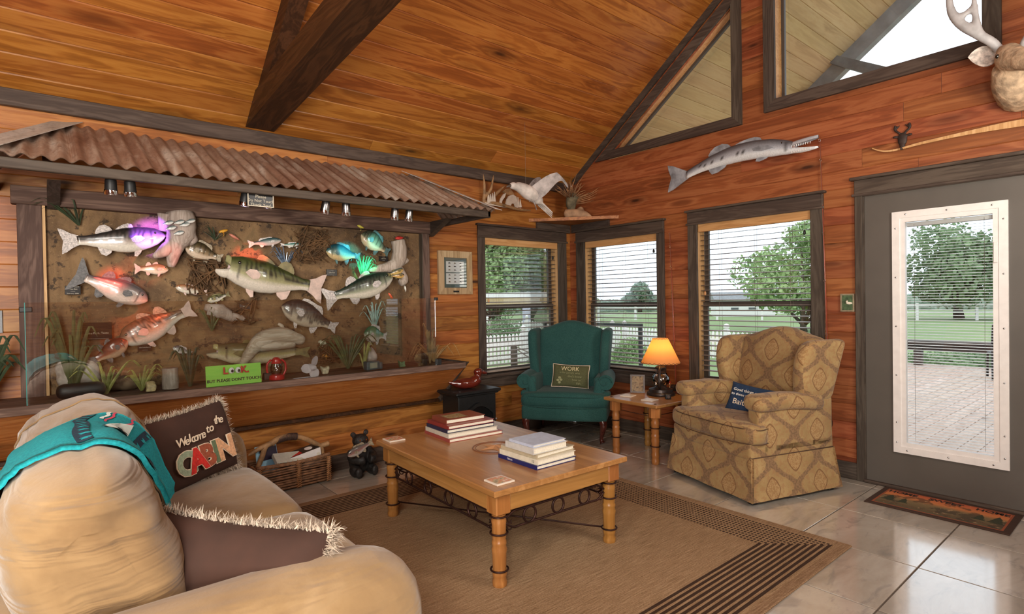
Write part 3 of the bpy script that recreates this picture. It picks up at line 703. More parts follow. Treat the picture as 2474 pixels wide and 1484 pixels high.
# trough under the case: sloped front of cedar, dark ends
tb=thing('display_trough','long cedar trough ledge below the fish case, dark rimmed ends','trough',(0,0,0))
prof=[(.05,.47),(.03,.47),(-.43,.80),(-.43,.83),(.05,.83)]
g=G(); g.prism([(-.43,.80),(-.4,.80),(.05,.53),(.05,.47),(.03,.47)],-5.6,-1.80,lambda A,B,d:(d,A,B)); g.obj('front_board',M['trough'],tb)
G().bb((-5.6,-.435,.80),(-1.80,.03,.832),.003).obj('ledge_top',M['weather_x'],tb)
G().bb((-5.6,-.442,.79),(-1.80,-.432,.838),.003).obj('front_rim',M['weather_x'],tb)
G().prism([(-.455,.842),(.03,.842),(.03,.44),(.0,.44)],-1.80,-1.775,lambda A,B,d:(d,A,B)).obj('end_board',M['trim'],tb)
G().bb((-5.6,-.012,.445),(-1.79,.035,.472),.003).obj('bottom_rail',M['beam'],tb)
# glass shield standing on the ledge
gs=thing('glass_shield','clear glass guard standing on the ledge in front of the fish','glass guard',(0,0,.838))
G().bb((-4.655,-.422,0),(-2.085,-.416,.553)).obj('pane',M['caseglass'],gs)
G().bb((-4.659,-.422,0),(-4.655,-.416,.553)).obj('green_edge',M['glassedge'],gs)
G().bb((-4.69,-.03,.50),(-4.63,-.02,.53),.003).obj('clip',M['black'],gs); G().bb((-2.09,-.435,.535),(-2.065,-.405,.56),.003).obj('clip',M['black'],gs); G().bb((-2.085,-.44,.0),(-2.045,-.40,.05),.003).obj('clip',M['black'],gs)
# fish builder ---------------------------------------------------
BASS=([0,.04,.12,.22,.34,.46,.58,.70,.82,.92,1],[.05,.22,.38,.47,.52,.52,.46,.37,.27,.20,.20],[.05,.20,.36,.46,.54,.55,.50,.38,.26,.19,.19])
SUN=([0,.05,.14,.26,.40,.54,.68,.80,.90,1],[.06,.26,.46,.58,.62,.58,.46,.32,.22,.20],[.06,.22,.40,.50,.55,.53,.44,.30,.20,.18])
CUDA=([0,.10,.2,.3,.45,.6,.75,.88,1],[.10,.25,.40,.48,.52,.50,.42,.30,.24],[.10,.25,.38,.46,.48,.46,.38,.28,.22])
CAT=([0,.05,.14,.26,.4,.55,.7,.85,1],[.10,.26,.36,.44,.48,.46,.40,.30,.20],[.10,.25,.38,.50,.55,.52,.42,.28,.18])
FRN=random.Random(77)
def paint(style,s,t,cs):
    """s along body, t -1 belly .. 1 back"""
    back,mid,belly=cs; n=noise.noise(Vector((s*9,t*3,cs[0][0])))
    k=max(0,min(1,(t+.15)/.9+n*.12)); c=[lerp(mid[i],back[i],k) for i in range(3)] if t>-.15 else [lerp(mid[i],belly[i],min(1,(-t-.15)/.3)) for i in range(3)]
    d=(26,26,20)
    if style=='bass' and s>.25:
        w=abs(((s*17+n)%1)-.5); 
        if abs(t-.12-.06*n)<.16 and w<.26: c=[lerp(x,y,.85) for x,y in zip(c,d)]
        if s>.72 and abs(t-.1)<.1: c=[lerp(x,y,.6) for x,y in zip(c,d)]
        if t>.45 and noise.noise(Vector((s*40,t*14,3)))>.1: c=[lerp(x,y,.55) for x,y in zip(c,d)]
    if style=='striper' and s>.2:
        if abs(((t*4.5)%1)-.5)<.16 and t>-.45: c=[lerp(x,y,.45) for x,y in zip(c,(70,70,72))]
    if style=='barred':
        if abs(((s*6)%1)-.5)<.18 and t>-.3: c=[lerp(x,y,.35) for x,y in zip(c,d)]
    if style=='crappie':
        if noise.noise(Vector((s*26,t*7,9)))>.02 and t>-.5: c=[lerp(x,y,.55) for x,y in zip(c,(30,32,34))]
    if style=='cuda' and t<.35:
        for (a_,b_) in((.50,-.1),(.53,-.25),(.66,-.1),(.70,.05),(.75,-.2),(.79,.0),(.83,-.1),(.86,.1),(.90,-.1)):
            if ((s-a_)/.011)**2+((t-b_)/.18)**2<1: c=d
    if s<.2 and abs(s-.19)<.015 and abs(t)<.6: c=[x*.6 for x in c]
    return lin(tuple(max(0,min(255,x)) for x in c))
def fish(name,label,head,tail,h,prof,style,cs,y=-.035,fincol=None,thick=.24,open_=0,bend=0,group=None,fins='full',flare=1.0,eye=True,plane='y',jaws=(.09,.17),dmat=None,vee=0):
    """head, tail: (x,z) on the wall; h body height in metres. The fish hangs on plane y"""
    H=Vector((head[0],0,head[1])); T=Vector((tail[0],0,tail[1])); L=(T-H).length; ax=(T-H)/L; up=Vector((-ax.z,0,ax.x)) 
    if up.z<0: up=-up
    nrm=Vector((0,-1,0)); xs,tu,td=prof
    def place(q): # to wall 'x=0': swap axes
        return (q[0],q[1],q[2]) if plane=='y' else (-(-q[1]),0,0)
    def ctr(s): return ax*(s*L)+up*(bend*L*(4*s*(1-s)))
    def pt(s,t,d=0):  # t in units of local half height
        return ctr(s)+up*((interp(s,xs,tu) if t>=0 else interp(s,xs,td))*h*t)+nrm*d
    t_=thing(name,label,'fish',(H.x,y,H.z),0,group)
    if plane=='x': t_.location=(y,-H.x,H.z); t_.rotation_euler=(0,0,-PI/2)
    fm=fincol or M['fin']
    ns,na=(40,18) if h>.1 else (24,12); s0=open_*.17
    g=G(); cols=[]
    for i in range(ns):
        s=s0+(1-s0)*(i/(ns-1)); a_=interp(s,xs,tu)*h; b_=interp(s,xs,td)*h; w=(a_+b_)*.5*thick*2
        w*=1.0 if s<.5 else lerp(1,.45,(s-.5)/.5)
        for j in range(na):
            an=2*PI*j/na; t=cos(an); e=ctr(s)+up*((a_ if t>0 else b_)*t)+nrm*(sin(an)*w); g.v.append(tuple(e)); cols.append(paint(style,s,t,cs))
    for i in range(ns-1):
        for j in range(na): g.f.append((i*na+j,i*na+(j+1)%na,(i+1)*na+(j+1)%na,(i+1)*na+j))
    g.f.append(tuple(range((ns-1)*na,ns*na)))
    if s0==0: g.f.append(tuple(range(na))[::-1])
    g.c=cols; g.obj('body',M['fish'],t_,True)
    if open_:
        a_=interp(s0,xs,tu)*h; b_=interp(s0,xs,td)*h; w=(a_+b_)*thick
        # mouth lining
        g=G(); c0=ctr(s0); n2=12
        for i,(k,dd) in enumerate(((1,0),(.8,.05),(.3,.12))):
            for j in range(n2):
                an=2*PI*j/n2; t=cos(an); g.v.append(tuple(c0+ax*(dd*L)+up*((a_ if t>0 else b_)*t*k*.96)+nrm*(sin(an)*w*k*.96)))
        for i in range(2):
            for j in range(n2): g.f.append((i*n2+j,(i+1)*n2+j,(i+1)*n2+(j+1)%n2,i*n2+(j+1)%n2))
        g.f.append(tuple(range(2*n2,3*n2))); g.obj('mouth_lining',M['mouth'],t_,True)
        for nm,sg,ln,amp in(('upper_jaw',1,jaws[0],.5),('lower_jaw',-1,jaws[1],.62)):
            g=G(); cols=[]; m1,m2=7,11
            for i in range(m1):
                k=i/(m1-1)
                for q in(1,.86):
                    for j in range(m2):
                        an=PI*(j/(m2-1))*.92+PI*.04; 
                        # arc across the mouth on its sg side
                        e=c0-ax*(ln*L*k)+up*(sg*(a_ if sg>0 else b_)*(sin(an)*(1-(.40 if sg>0 else .72)*k*k)*q+ (.10 if sg>0 else .0)*k))+nrm*(cos(an)*w*(1-.72*k**1.5)*q)
                        e=e+up*((-.02 if sg<0 else 0)*h*k+sg*vee*h*k)
                        g.v.append(tuple(e)); cols.append(lin(cs[2]) if sg<0 else lin(cs[1]))
            st=2*m2
            for i in range(m1-1):
                for q in(0,1):
                    for j in range(m2-1): g.f.append((i*st+q*m2+j,i*st+q*m2+j+1,(i+1)*st+q*m2+j+1,(i+1)*st+q*m2+j))
                for j in(0,m2-1): g.f.append((i*st+j,i*st+m2+j,(i+1)*st+m2+j,(i+1)*st+j))
            for j in range(m2-1): g.f.append(((m1-1)*st+j,(m1-1)*st+j+1,(m1-1)*st+m2+j+1,(m1-1)*st+m2+j))
            g.c=cols; g.obj(nm,M['fish'],t_,True)
    def fin(nm,pts,d=0,th=.006,mm=None):
        n=len(pts); g=G(); P=[pt(s,t,d) if not isinstance(s,Vector) else s for s,t in pts]
        g.v=[tuple(p+nrm*th*.5) for p in P]+[tuple(p-nrm*th*.5) for p in P]; g.f=[tuple(range(n))[::-1],tuple(range(n,2*n))]+[(i,(i+1)%n,n+(i+1)%n,n+i) for i in range(n)]
        return g.obj(nm,mm or fm,t_)
    fl=flare; he=h
    tailp=lambda a,b:(ctr(1)+ax*(a*L)+up*(b*h),0)
    if fins!='none':
        fin('tail_fin',[tailp(-.02,.19),tailp(.06,.30*fl),tailp(.13,.46*fl),tailp(.18,.52*fl),tailp(.17,.30*fl),tailp(.145,.0),tailp(.17,-.30*fl),tailp(.18,-.52*fl),tailp(.13,-.46*fl),tailp(.06,-.30*fl),tailp(-.02,-.19)])
        if fins=='full':
            fin('dorsal_fin',[(.36,.9),(.38,1.25),(.42,1.34),(.47,1.28),(.53,1.18),(.57,1.02),(.55,.85)],mm=dmat); fin('dorsal_fin',[(.60,.88),(.63,1.35),(.68,1.75),(.74,1.85),(.78,1.6),(.80,1.2),(.79,.85)],mm=dmat)
        else: fin('dorsal_fin',[(.30,.88),(.33,1.16),(.42,1.22),(.55,1.22),(.64,1.35),(.72,1.6),(.78,1.5),(.80,1.1),(.79,.8)])
        fin('anal_fin',[(.64,-.85),(.66,-1.25),(.72,-1.75),(.77,-1.85),(.79,-1.4),(.80,-.85)])
        fin('pelvic_fin',[(.30,-.8),(.33,-1.15),(.38,-1.38),(.41,-1.3),(.40,-1.0),(.38,-.8)],.01)
        w=(interp(.3,xs,tu)+interp(.3,xs,td))*h*thick
        fin('pectoral_fin',[(.26,-.05),(.30,.22),(.37,.25),(.42,.05),(.41,-.22),(.35,-.34),(.29,-.2)],w*.93+.004)
    if eye:
        ee=pt(.125+.10*open_,.50 if open_ else .42,0); se=.125+.10*open_; w=(interp(se,xs,tu)+interp(se,xs,td))*h*thick*.86
        r=max(.004,h*.05); g=G(); g.ell(tuple(ee+nrm*w),(r,r*.6,r),10,7); g.obj('eye',M['eye'],t_,True)
    return t_
M['mouth']=plain('fish mouth',(206,170,166),.4,var=.08)
M['fin_silver']=plain('silver fin',(196,188,184),.25,var=.2,sc=120,coat=.6); M['fin_pink']=plain('pink fin',(206,180,168),.4,var=.1); M['fin_dark']=plain('dark fin',(84,82,82),.4,var=.3,sc=80); M['fin_olive']=plain('olive fin',(118,108,66),.4,var=.2); M['fin_teal']=plain('teal fin',(70,110,112),.35,var=.2,coat=.4)
bc=((60,58,34),(158,150,106),(232,224,208)); sil=((94,98,104),(186,184,176),(236,228,220)); shd=((90,104,104),(206,210,206),(240,238,232))
fish('bass','largemouth bass facing right in the top left corner of the fish case',(-3.946,1.831),(-4.412,1.772),.150,BASS,'bass',((52,46,44),(176,160,150),(236,228,214)),y=-.05,fincol=M['fin_silver'],open_=0,bend=-.03)
fish('striped_bass','grey striped bass angled down to the right beside the small black plaque',(-4.053,1.398),(-4.376,1.543),.142,BASS,'striper',((98,88,88),(190,172,158),(226,204,190)),y=-.045,fincol=M['fin_dark'],flare=1.5)
fish('small_bass','small yellow bass with red lit stripes below the purple driftwood',(-3.929,1.607),(-4.092,1.606),.068,BASS,'striper',((150,110,80),(214,190,150),(240,230,206)),y=-.035,fincol=M['fin_pink'],flare=1.0)
fish('bream','brown bream facing left beside the driftwood, above the big bass head',(-3.831,1.765),(-3.638,1.699),.105,SUN,'barred',((66,56,34),(160,134,100),(222,200,176)),y=-.04,fincol=M['fin'],fins='sun',flare=.7)
fish('big_bass','very big open-mouthed bass in the middle of the fish case',(-3.634,1.646),(-3.002,1.501),.225,BASS,'bass',((70,76,40),(168,164,118),(232,222,206)),y=-.075,fincol=M['fin_pink'],open_=.62,bend=-.02,dmat=M['fin_olive'],jaws=(.05,.125),vee=.10)
fish('shad','silver shad with a pink belly, left of the pair above the big bass',(-3.192,1.843),(-3.392,1.808),.056,BASS,'plain',((50,84,88),(206,206,200),(236,214,206)),fins='sun',fincol=M['fin_silver'])
fish('minnow','slim green backed minnow, right of the pair above the big bass',(-3.031,1.814),(-3.174,1.81),.036,BASS,'plain',((30,100,90),(200,220,210),(240,240,230)),fins='sun',fincol=M['fin_silver'],flare=.8)
fish('bluegill','bluegill lit turquoise, facing left near the top right of the case',(-2.852,1.777),(-2.61,1.747),.120,SUN,'plain',((30,74,84),(132,156,140),(214,190,140)),y=-.045,fincol=M['fin_teal'],fins='sun',flare=.55)
fish('sunfish','dark barred sunfish tilted up left above the turquoise bluegill',(-2.552,1.928),(-2.341,1.807),.135,SUN,'barred',((62,70,58),(130,132,106),(214,196,160)),y=-.045,fincol=M['fin_teal'],fins='sun',flare=.6)
fish('bass','green backed bass rising to the right below the right driftwood',(-2.279,1.586),(-2.791,1.422),.180,BASS,'bass',((36,54,44),(150,156,130),(232,224,206)),y=-.06,fincol=M['fin_silver'],open_=0,bend=-.02)
fish('crappie','speckled silver crappie facing up left behind the glass, centre of the case',(-3.201,1.35),(-2.843,1.192),.165,SUN,'crappie',((40,44,46),(150,144,128),(220,204,180)),y=-.05,fincol=M['fin_silver'],fins='sun',open_=0,flare=.55)
fish('striped_bass','large striped bass nosing down to the left with an orange lit back',(-4.21,1.138),(-3.855,1.311),.165,BASS,'bass',((120,92,72),(198,172,146),(236,226,210)),y=-.05,fincol=M['fin_pink'],flare=.7,dmat=M['fin'])
fish('red_drum','reddish brown fish under the large black plaque, tail down to the left',(-4.173,1.146),(-4.332,1.036),.105,BASS,'plain',((96,44,34),(160,84,60),(206,170,140)),y=-.075,fincol=M['fin_dark'],flare=.9)
fish('bowfin','long olive yellow fish along the bottom of the case under white driftwood',(-3.709,1.05),(-3.107,0.997),.155,CAT,'plain',((96,88,60),(186,174,118),(226,210,176)),y=-.05,fincol=M['fin_olive'],open_=.6,flare=.5,bend=-.03,jaws=(.05,.11),vee=.07)
fish('minnow','small grey minnow left of the open-mouthed bottom fish',(-3.915,1.081),(-3.821,1.041),.048,BASS,'plain',sil,fins='sun',fincol=M['fin_silver'],flare=.6)
fish('minnow','orange and silver minnow facing left below the tangle of roots',(-3.891,1.488),(-3.726,1.457),.06,BASS,'striper',((170,110,70),(208,200,180),(240,232,214)),fins='sun',fincol=M['fin_pink'],flare=.7)
fish('minnow','pale minnow facing lower left under the big bass jaw',(-3.702,1.391),(-3.58,1.433),.05,BASS,'bass',((100,100,60),(196,188,150),(238,232,216)),fins='sun',fincol=M['fin_olive'],flare=.8)
fish('sunfish','green lit sunfish facing left low at the right end of the case',(-2.546,1.108),(-2.371,1.079),.12,SUN,'plain',((50,120,84),(160,170,140),(226,216,200)),y=-.045,fincol=M['fin_silver'],fins='sun',flare=.6)
for i,(px,pz) in enumerate(((-3.945,1.9),(-3.882,1.91),(-3.818,1.921),(-3.851,1.896),(-3.929,1.868),(-3.886,1.838))):
    fish('bait_minnow','tiny silver minnow in the school on the driftwood stump, %s of its %s row'%(('left','middle','right','middle','left','only one')[i],('top','top','top','second','second','lowest')[i]),(px+.03,pz+.012),(px-.03,pz-.008),.026,BASS,'plain',shd,y=-.165,group='school of tiny minnows on the driftwood',fins='none',eye=False)
fish('shad','orange bellied bait fish in the mouth of the right hand bass, upper one',(-2.194,1.645),(-2.318,1.603),.05,BASS,'plain',((70,90,90),(214,170,90),(236,200,120)),y=-.09,fins='sun',fincol=M['fin_olive'],flare=.6)
fish('shad','orange bellied bait fish in the mouth of the right hand bass, lower one',(-2.183,1.595),(-2.298,1.586),.045,BASS,'plain',((70,90,90),(214,150,70),(236,190,110)),y=-.09,fins='sun',fincol=M['fin_olive'],flare=.6)
# driftwood -------------------------------------------------------
M['drift']=wood('grey driftwood',[(128,112,100),(176,160,148),(212,200,190)],'Z',.7,.4,tint=.05,sc=1.5,spec=.2,dark=(60,46,40)); M['drift_x']=wood('bleached driftwood',[(140,124,104),(188,174,152),(222,212,196)],'X',.65,.3,tint=.05,sc=1.5,spec=.25,dark=(70,54,44))
def limb(g,pts,r,seed=0,n=10,sub=5):
    P=spline(pts,sub); m=len(P); rr=[]
    for i in range(m):
        t=i/(m-1)*(len(r)-1); k=min(int(t),len(r)-2); rr.append(lerp(r[k],r[k+1],t-k)*(1+.18*noise.noise(Vector((i*.7,seed,3.1)))))
    g.tube(P,rr,n)
def f3(p,y): return (p[0],y,p[1])
g=G(); limb(g,[f3((-3.861,1.99),-.05),f3((-3.854,1.865),-.06),f3((-3.895,1.751),-.06),f3((-3.917,1.622),-.05)],[.085,.09,.055,.02],1,14)
limb(g,[f3((-3.895,1.778),-.06),f3((-3.972,1.714),-.07),f3((-4.02,1.687),-.06)],[.06,.035,.012],2); limb(g,[f3((-3.844,1.865),-.05),f3((-3.776,1.785),-.05)],[.08,.03],3); limb(g,[f3((-3.944,1.969),-.05),f3((-3.96,1.858),-.05)],[.05,.02],4)
tag(g.obj('driftwood',M['drift'],None,True),'pale driftwood stump hanging beside the purple lit bass','driftwood')
g=G(); limb(g,[f3((-2.221,1.895),-.05),f3((-2.207,1.788),-.055),f3((-2.249,1.687),-.05),f3((-2.394,1.647),-.05),f3((-2.488,1.631),-.045)],[.06,.065,.06,.035,.012],5,12); limb(g,[f3((-2.233,1.687),-.05),f3((-2.144,1.726),-.05),f3((-2.128,1.734),-.05)],[.04,.025,.015],6); limb(g,[f3((-2.218,1.652),-.05),f3((-2.172,1.559),-.06),f3((-2.213,1.53),-.07)],[.035,.04,.03],7)
tag(g.obj('driftwood',M['drift'],None,True),'pale branching driftwood at the upper right of the fish case','driftwood')
g=G(); limb(g,[f3((-3.513,0.912),-.10),f3((-3.467,0.998),-.12),f3((-3.375,1.101),-.13),f3((-3.239,1.136),-.13),f3((-3.074,1.083),-.12)],[.02,.035,.06,.062,.035],8,10); limb(g,[f3((-3.404,1.054),-.13),f3((-3.323,1.067),-.14),f3((-3.143,1.062),-.12)],[.035,.045,.03],9); limb(g,[f3((-3.263,1.125),-.13),f3((-3.226,1.192),-.12),f3((-3.255,1.218),-.12)],[.022,.016,.01],10); limb(g,[f3((-3.386,1.123),-.13),f3((-3.356,1.173),-.12)],[.02,.01],11)
tag(g.obj('driftwood',M['drift_x'],None,True),'bleached arched driftwood lying over the bottom olive fish','driftwood')
g=G(); limb(g,[f3((-3.718,1.351),-.03),f3((-3.625,1.32),-.04),f3((-3.529,1.264),-.03)],[.02,.05,.03],12); limb(g,[f3((-3.703,1.313),-.03),f3((-3.545,1.282),-.04),f3((-3.457,1.256),-.03)],[.02,.03,.012],13)
tag(g.obj('driftwood',M['drift'],None,True),'short split log behind the top edge of the glass','driftwood')
# roots, reeds and weeds
def weed(name,label,base,h,n,m,spread,seed,w=.008,y0=-.03,cat='plant',droop=.3):
    rr=random.Random(seed); g=G()
    for i in range(n):
        a=rr.uniform(-1,1); hh=h*rr.uniform(.6,1.05); dy=rr.uniform(-.05,.03)
        P=spline([(0,0,0),(a*spread*.35,dy*.5,hh*.5),(a*spread*(.8),dy,hh*(1-.15*droop)),(a*spread*1.15,dy*1.2,hh*(1-droop*abs(a)))],4); k=len(P)
        for j,p in enumerate(P):
            ww=w*(1-(j/(k-1))**2*.9); g.v+=[(p[0]-ww,p[1],p[2]),(p[0],p[1]-ww*.5,p[2]),(p[0]+ww,p[1],p[2])]
        o=len(g.v)-3*k
        for j in range(k-1): g.f+=[(o+3*j,o+3*j+1,o+3*j+4,o+3*j+3),(o+3*j+1,o+3*j+2,o+3*j+5,o+3*j+4)]
    o=g.obj(name,m); o.location=base; return tag(o,label,cat)
M['weed']=plain('water weed',(76,86,52),.6,var=.3,sc=14); M['weed_y']=plain('yellow green weed',(150,150,84),.6,var=.25,sc=14); M['weed_d']=plain('dark weed',(48,60,38),.6,var=.3,sc=14); M['straw']=plain('dry straw',(150,122,78),.7,var=.3,sc=14); M['root']=plain('brown roots',(92,66,40),.8,var=.3,sc=14)
zl=.838
weed('water_plant','tall blue green water weed at the left end of the case',(-4.45,-.10,zl),.50,16,M['weed'],.16,1,.012)
weed('water_plant','yellow green weed tuft left on the ledge',(-4.30,-.25,zl),.20,10,M['weed_y'],.16,2,.009)
weed('water_plant','dark grassy tuft beside the green LOOK sign',(-3.86,-.28,zl),.26,12,M['weed_d'],.11,3,.010)
weed('water_plant','trailing yellow weed in the lower left of the glass',(-4.12,-.25,zl),.17,12,M['weed_y'],.12,4,.008)
weed('water_plant','bushy weed tuft near the right end of the case',(-2.72,-.12,zl),.28,22,M['weed'],.22,5,.010)
weed('water_plant','yellow weed stalks behind the white boat propeller',(-2.62,-.2,zl),.22,8,M['weed_y'],.10,6,.009)
weed('water_plant','dark weed sprig in the upper left corner of the backdrop',((-4.401,1.905)[0],-.02,(-4.402,1.867)[1]),.16,9,M['weed_d'],.22,7,.006)
weed('water_plant','thin green weed sprig beside the orange lure',((-3.64,1.862)[0],-.02,(-3.641,1.821)[1]),.09,8,M['weed_d'],.12,8,.005)
weed('water_plant','olive weed hanging over the log behind the glass',((-3.675,1.182)[0],-.03,(-3.675,1.182)[1]),.22,9,M['weed'],.12,9,.007)
weed('potted_plant','dark green plant at the far left end of the trough',(-4.84,-.22,.838),.38,22,M['weed_d'],.16,10,.014)
weed('cattails','dried cattail reeds at the right end of the glass guard',(-2.06,-.28,zl),.33,9,M['straw'],.05,11,.008,droop=.1)
weed('dry_grass','clump of dry grass drooping over the right end of the trough',(-1.97,-.20,zl),.20,26,M['straw'],.24,12,.007,droop=.9)
def roots(label,c,r,seed,n=16):
    rr=random.Random(seed); g=G()
    for i in range(n):
        P=[(rr.uniform(-1,1)*r,rr.uniform(-.05,.0),rr.uniform(-1,1)*r) for _ in range(4)]; g.tube(spline(P,4),.005,5)
    o=g.obj('roots',M['root'],None,True); o.location=(c[0],-.02,c[1]); return tag(o,label,'roots')
roots('tangle of brown roots left of the big bass jaw',(-3.704,1.564),.13,1); roots('tangle of brown roots on the backdrop right of the two minnows',(-2.963,1.821),.15,2,18); roots('small tangle of roots under the big bass tail',(-3.456,1.316),.10,3,8); roots('tangle of roots low beside the right hand weed tuft',(-2.854,0.979),.10,4,10)
M['teal_sk']=plain('teal lure skirt',(60,130,110),.5,var=.3,sc=20); M['purple_sk']=plain('shiny blue tinsel',(84,100,120),.3,var=.4,sc=60,coat=.5)
weed('lure','blue green tinsel bait behind the big bass back',((-3.162,1.66)[0],-.03,(-3.162,1.629)[1]),.17,20,M['purple_sk'],.13,21,.005,cat='lure')
weed('lure','green weedy bait below the bluegill tail',((-2.534,1.558)[0],-.02,(-2.534,1.548)[1]),.21,22,M['teal_sk'],.10,22,.006,cat='lure')
weed('lure','pale streaming lure skirt above the green lit sunfish',((-2.442,1.142)[0],-.03,(-2.442,1.142)[1]),.24,14,plain('pale teal skirt',(150,186,176),.4,var=.2,coat=.4),.12,23,.007,cat='lure')
def lure(label,p,q,c1,r=.012,y=-.04):
    P=Vector((p[0],y,p[1])); Q=Vector((q[0],y,q[1])); g=G(); m=plain('lure paint',c1,.35,var=.15,coat=.4)
    g.tube([P,P.lerp(Q,.2),P.lerp(Q,.5),P.lerp(Q,.85),Q],[r*.3,r*.9,r,r*.6,r*.2],8); g.tube([P.lerp(Q,.5),P.lerp(Q,.55)+Vector((0,0,-.03)),P.lerp(Q,.4)+Vector((0,0,-.035))],.002,4); return tag(g.obj('lure',m,None,True),label,'lure')
lure('yellow orange crayfish lure right of the driftwood stump',(-3.619,1.875),(-3.56,1.896),(220,160,50)); lure('pink worm lure on the backdrop above the two minnows',(-3.552,1.867),(-3.485,1.827),(190,120,100)); lure('yellow lure at the header board above the sunfish',(-2.583,2),(-2.525,1.981),(220,210,90)); lure('red lure on top of the right driftwood',(-2.26,1.91),(-2.181,1.919),(196,50,44),.015,-.08); lure('orange tipped float standing at the top of the glass, right side',(-2.317,1.444),(-2.279,1.394),(230,96,60),.010,-.05); lure('white minnow lure hanging under the right driftwood',(-2.157,1.509),(-2.145,1.458),(226,220,210),.010)
lure('white and yellow skirted lure low on the backdrop',(-2.926,1.062),(-2.86,1.045),(206,206,180),.02); lure('orange floating lure low on the backdrop',(-2.921,0.954),(-2.814,0.94),(214,150,70),.012)
# plaques with lettering
M['plaque']=plain('black plaque',(16,15,15),.25); M['ink']=plain('pale engraved lettering',(206,196,176),.5)
def plaque(label,p0,p1,lines,y=-.03,m=None,size=None):
    x0,z1=p0; x1,z0=p1; w=x1-x0; h=z1-z0; t=thing('plaque',label,'plaque',((x0+x1)/2,y,(z0+z1)/2))
    G().bb((-w/2,-.005,-h/2),(w/2,.005,h/2),.001).obj('plate',m or M['plaque'],t)
    sz=size or h/len(lines)*.72
    for i,l in enumerate(lines): 
        s_=min(sz,w*1.75/max(len(l),1)); text('lettering',l,s_,M['ink'],t,(0,-.0062,h/2-(i+.5)*h/len(lines)),(PI/2,0,0),.0004)
    return t
plaque('small black record plaque under the grey striped bass',(-4.477,1.494),(-4.4,1.44),['Lake Fork Record','White Bass','-------','February 2006'])
plaque('black plaque right of the big bass tail',(-2.848,1.633),(-2.761,1.582),['-------','Lake Fork','-------'])
plaque('black plaque between the sunfish and the right driftwood',(-2.391,1.756),(-2.308,1.713),['-------','Lake Fork','-------'])
plaque('dark plaque under the orange backed striped bass',(-4.113,1.118),(-4.034,1.067),['---------','Lake Fork Record','--------'])
plaque('large shiny plaque reading Lake Fork Texas behind the glass',(-4.396,1.264),(-4.247,1.158),['','','Lake Fork, Texas','____________'],m=plain('polished dark plaque',(40,40,44),.12,.3))
plaque('dark data plate under the top edge of the glass, left of the crappie',(-3.493,1.373),(-3.413,1.33),['|||||||||||||||'],m=plain('grey black label',(58,54,50),.5))
# stones and props on the ledge
def rock(label,c,r,seed,m,name='rock'):
    g=G(); g.ell((0,0,0),r,18,12); g.v=[tuple(Vector(v)*(1+.28*noise.noise(Vector(v)*14+Vector((seed,0,0))))) for v in g.v]; o=g.obj(name,m,None,True); o.location=c; return tag(o,label,'rock')
M['stone']=plain('pale mottled stone',(176,166,156),.8,var=.3,sc=12,bump=.6)
rock('large pale mottled stone in the lower left of the case',(-4.43,-.06,.965),(.115,.05,.10),1,M['stone']); rock('grey boulder below the large plaque',(-4.20,-.09,.875),(.10,.06,.045),2,plain('brown stone',(110,92,72),.9,var=.3,sc=10,bump=.6))
rock('grey stone among the weeds at the right end of the ledge',(-2.52,-.1,.92),(.05,.05,.075),3,M['stone'])
g=G(); g.rbox((0,0,0),(.23,.10,.085),.038,4); o=g.obj('tackle_box',M['black'],None,True); o.location=(-4.42,-.31,.882); tag(o,'dark rounded tackle container left on the ledge','container')
g=G(); g.lathe([(.045,0),(.047,.04),(.044,.09),(.045,.13)],12); o=g.obj('wood_block',M['drift'],None,True,40); o.location=(-3.97,-.28,zl); tag(o,'short sawn wood stump on the ledge left of the LOOK sign','wood block')
# LOOK sign
t=thing('look_sign','bright green hand lettered LOOK please do not touch card','sign',(-3.625,-.395,zl),math.radians(0))
M['greencard']=plain('lime green card',(150,220,84),.55); M['redink']=plain('red lettering',(200,44,40),.5); M['blackink']=plain('black lettering',(24,24,30),.5); M['whiteink']=plain('white lettering',(240,238,230),.5)
cR=Matrix.Rotation(-.12,3,'X')
G().box((0,0,.066),(.335,.004,.132),0,cR).obj('card',M['greencard'],t)
text('lettering','L',.06,M['redink'],t,(-.055,-.013,.095),(PI/2-.12,0,0),.0015,bold=.002); text('lettering','K.',.06,M['redink'],t,(.062,-.013,.095),(PI/2-.12,0,0),.0015,bold=.002)
for x in(-.018,.022):
    e=G().ell((x,-.012,.095),(.018,.004,.020),12,8).obj('eye_drawing',M['whiteink'],t,True); G().ell((x+.004,-.0165,.092),(.008,.002,.010),10,6).obj('pupil',M['blackink'],e,True)
text('lettering',"BUT PLEASE DON'T TOUCH",.026,M['blackink'],t,(0,-.009,.034),(PI/2-.12,0,0),.0008,bold=.0006)
# red lantern
t=thing('red_lantern','small red barn lantern on the ledge','lantern',(-3.34,-.34,zl)); M['redp']=plain('red enamel',(186,34,38),.3,coat=.5)
G().lathe([(.052,0),(.055,.008),(.052,.03),(.036,.038)],16).obj('fount',M['redp'],t,True,40); G().lathe([(.030,.038),(.040,.06),(.042,.085),(.034,.112)],16,cap=False).obj('globe',glass('lantern glass',(.8,.74,.74),1.5,.05),t,True)
G().lathe([(.038,.112),(.030,.125),(.030,.14),(.018,.152),(.006,.156)],16).obj('cap',M['redp'],t,True,40)
for sx in(-1,1): G().tube(spline([(sx*.045,0,.025),(sx*.062,0,.06),(sx*.060,0,.11),(sx*.034,0,.138)],4),.0075,8).obj('side_tube',M['redp'],t,True)
G().tube(spline([(-.05,0,.12),(-.045,.03,.10),(0,.05,.085),(.045,.03,.10),(.05,0,.12)],4),.0015,5).obj('bail',M['steel'],t,True)
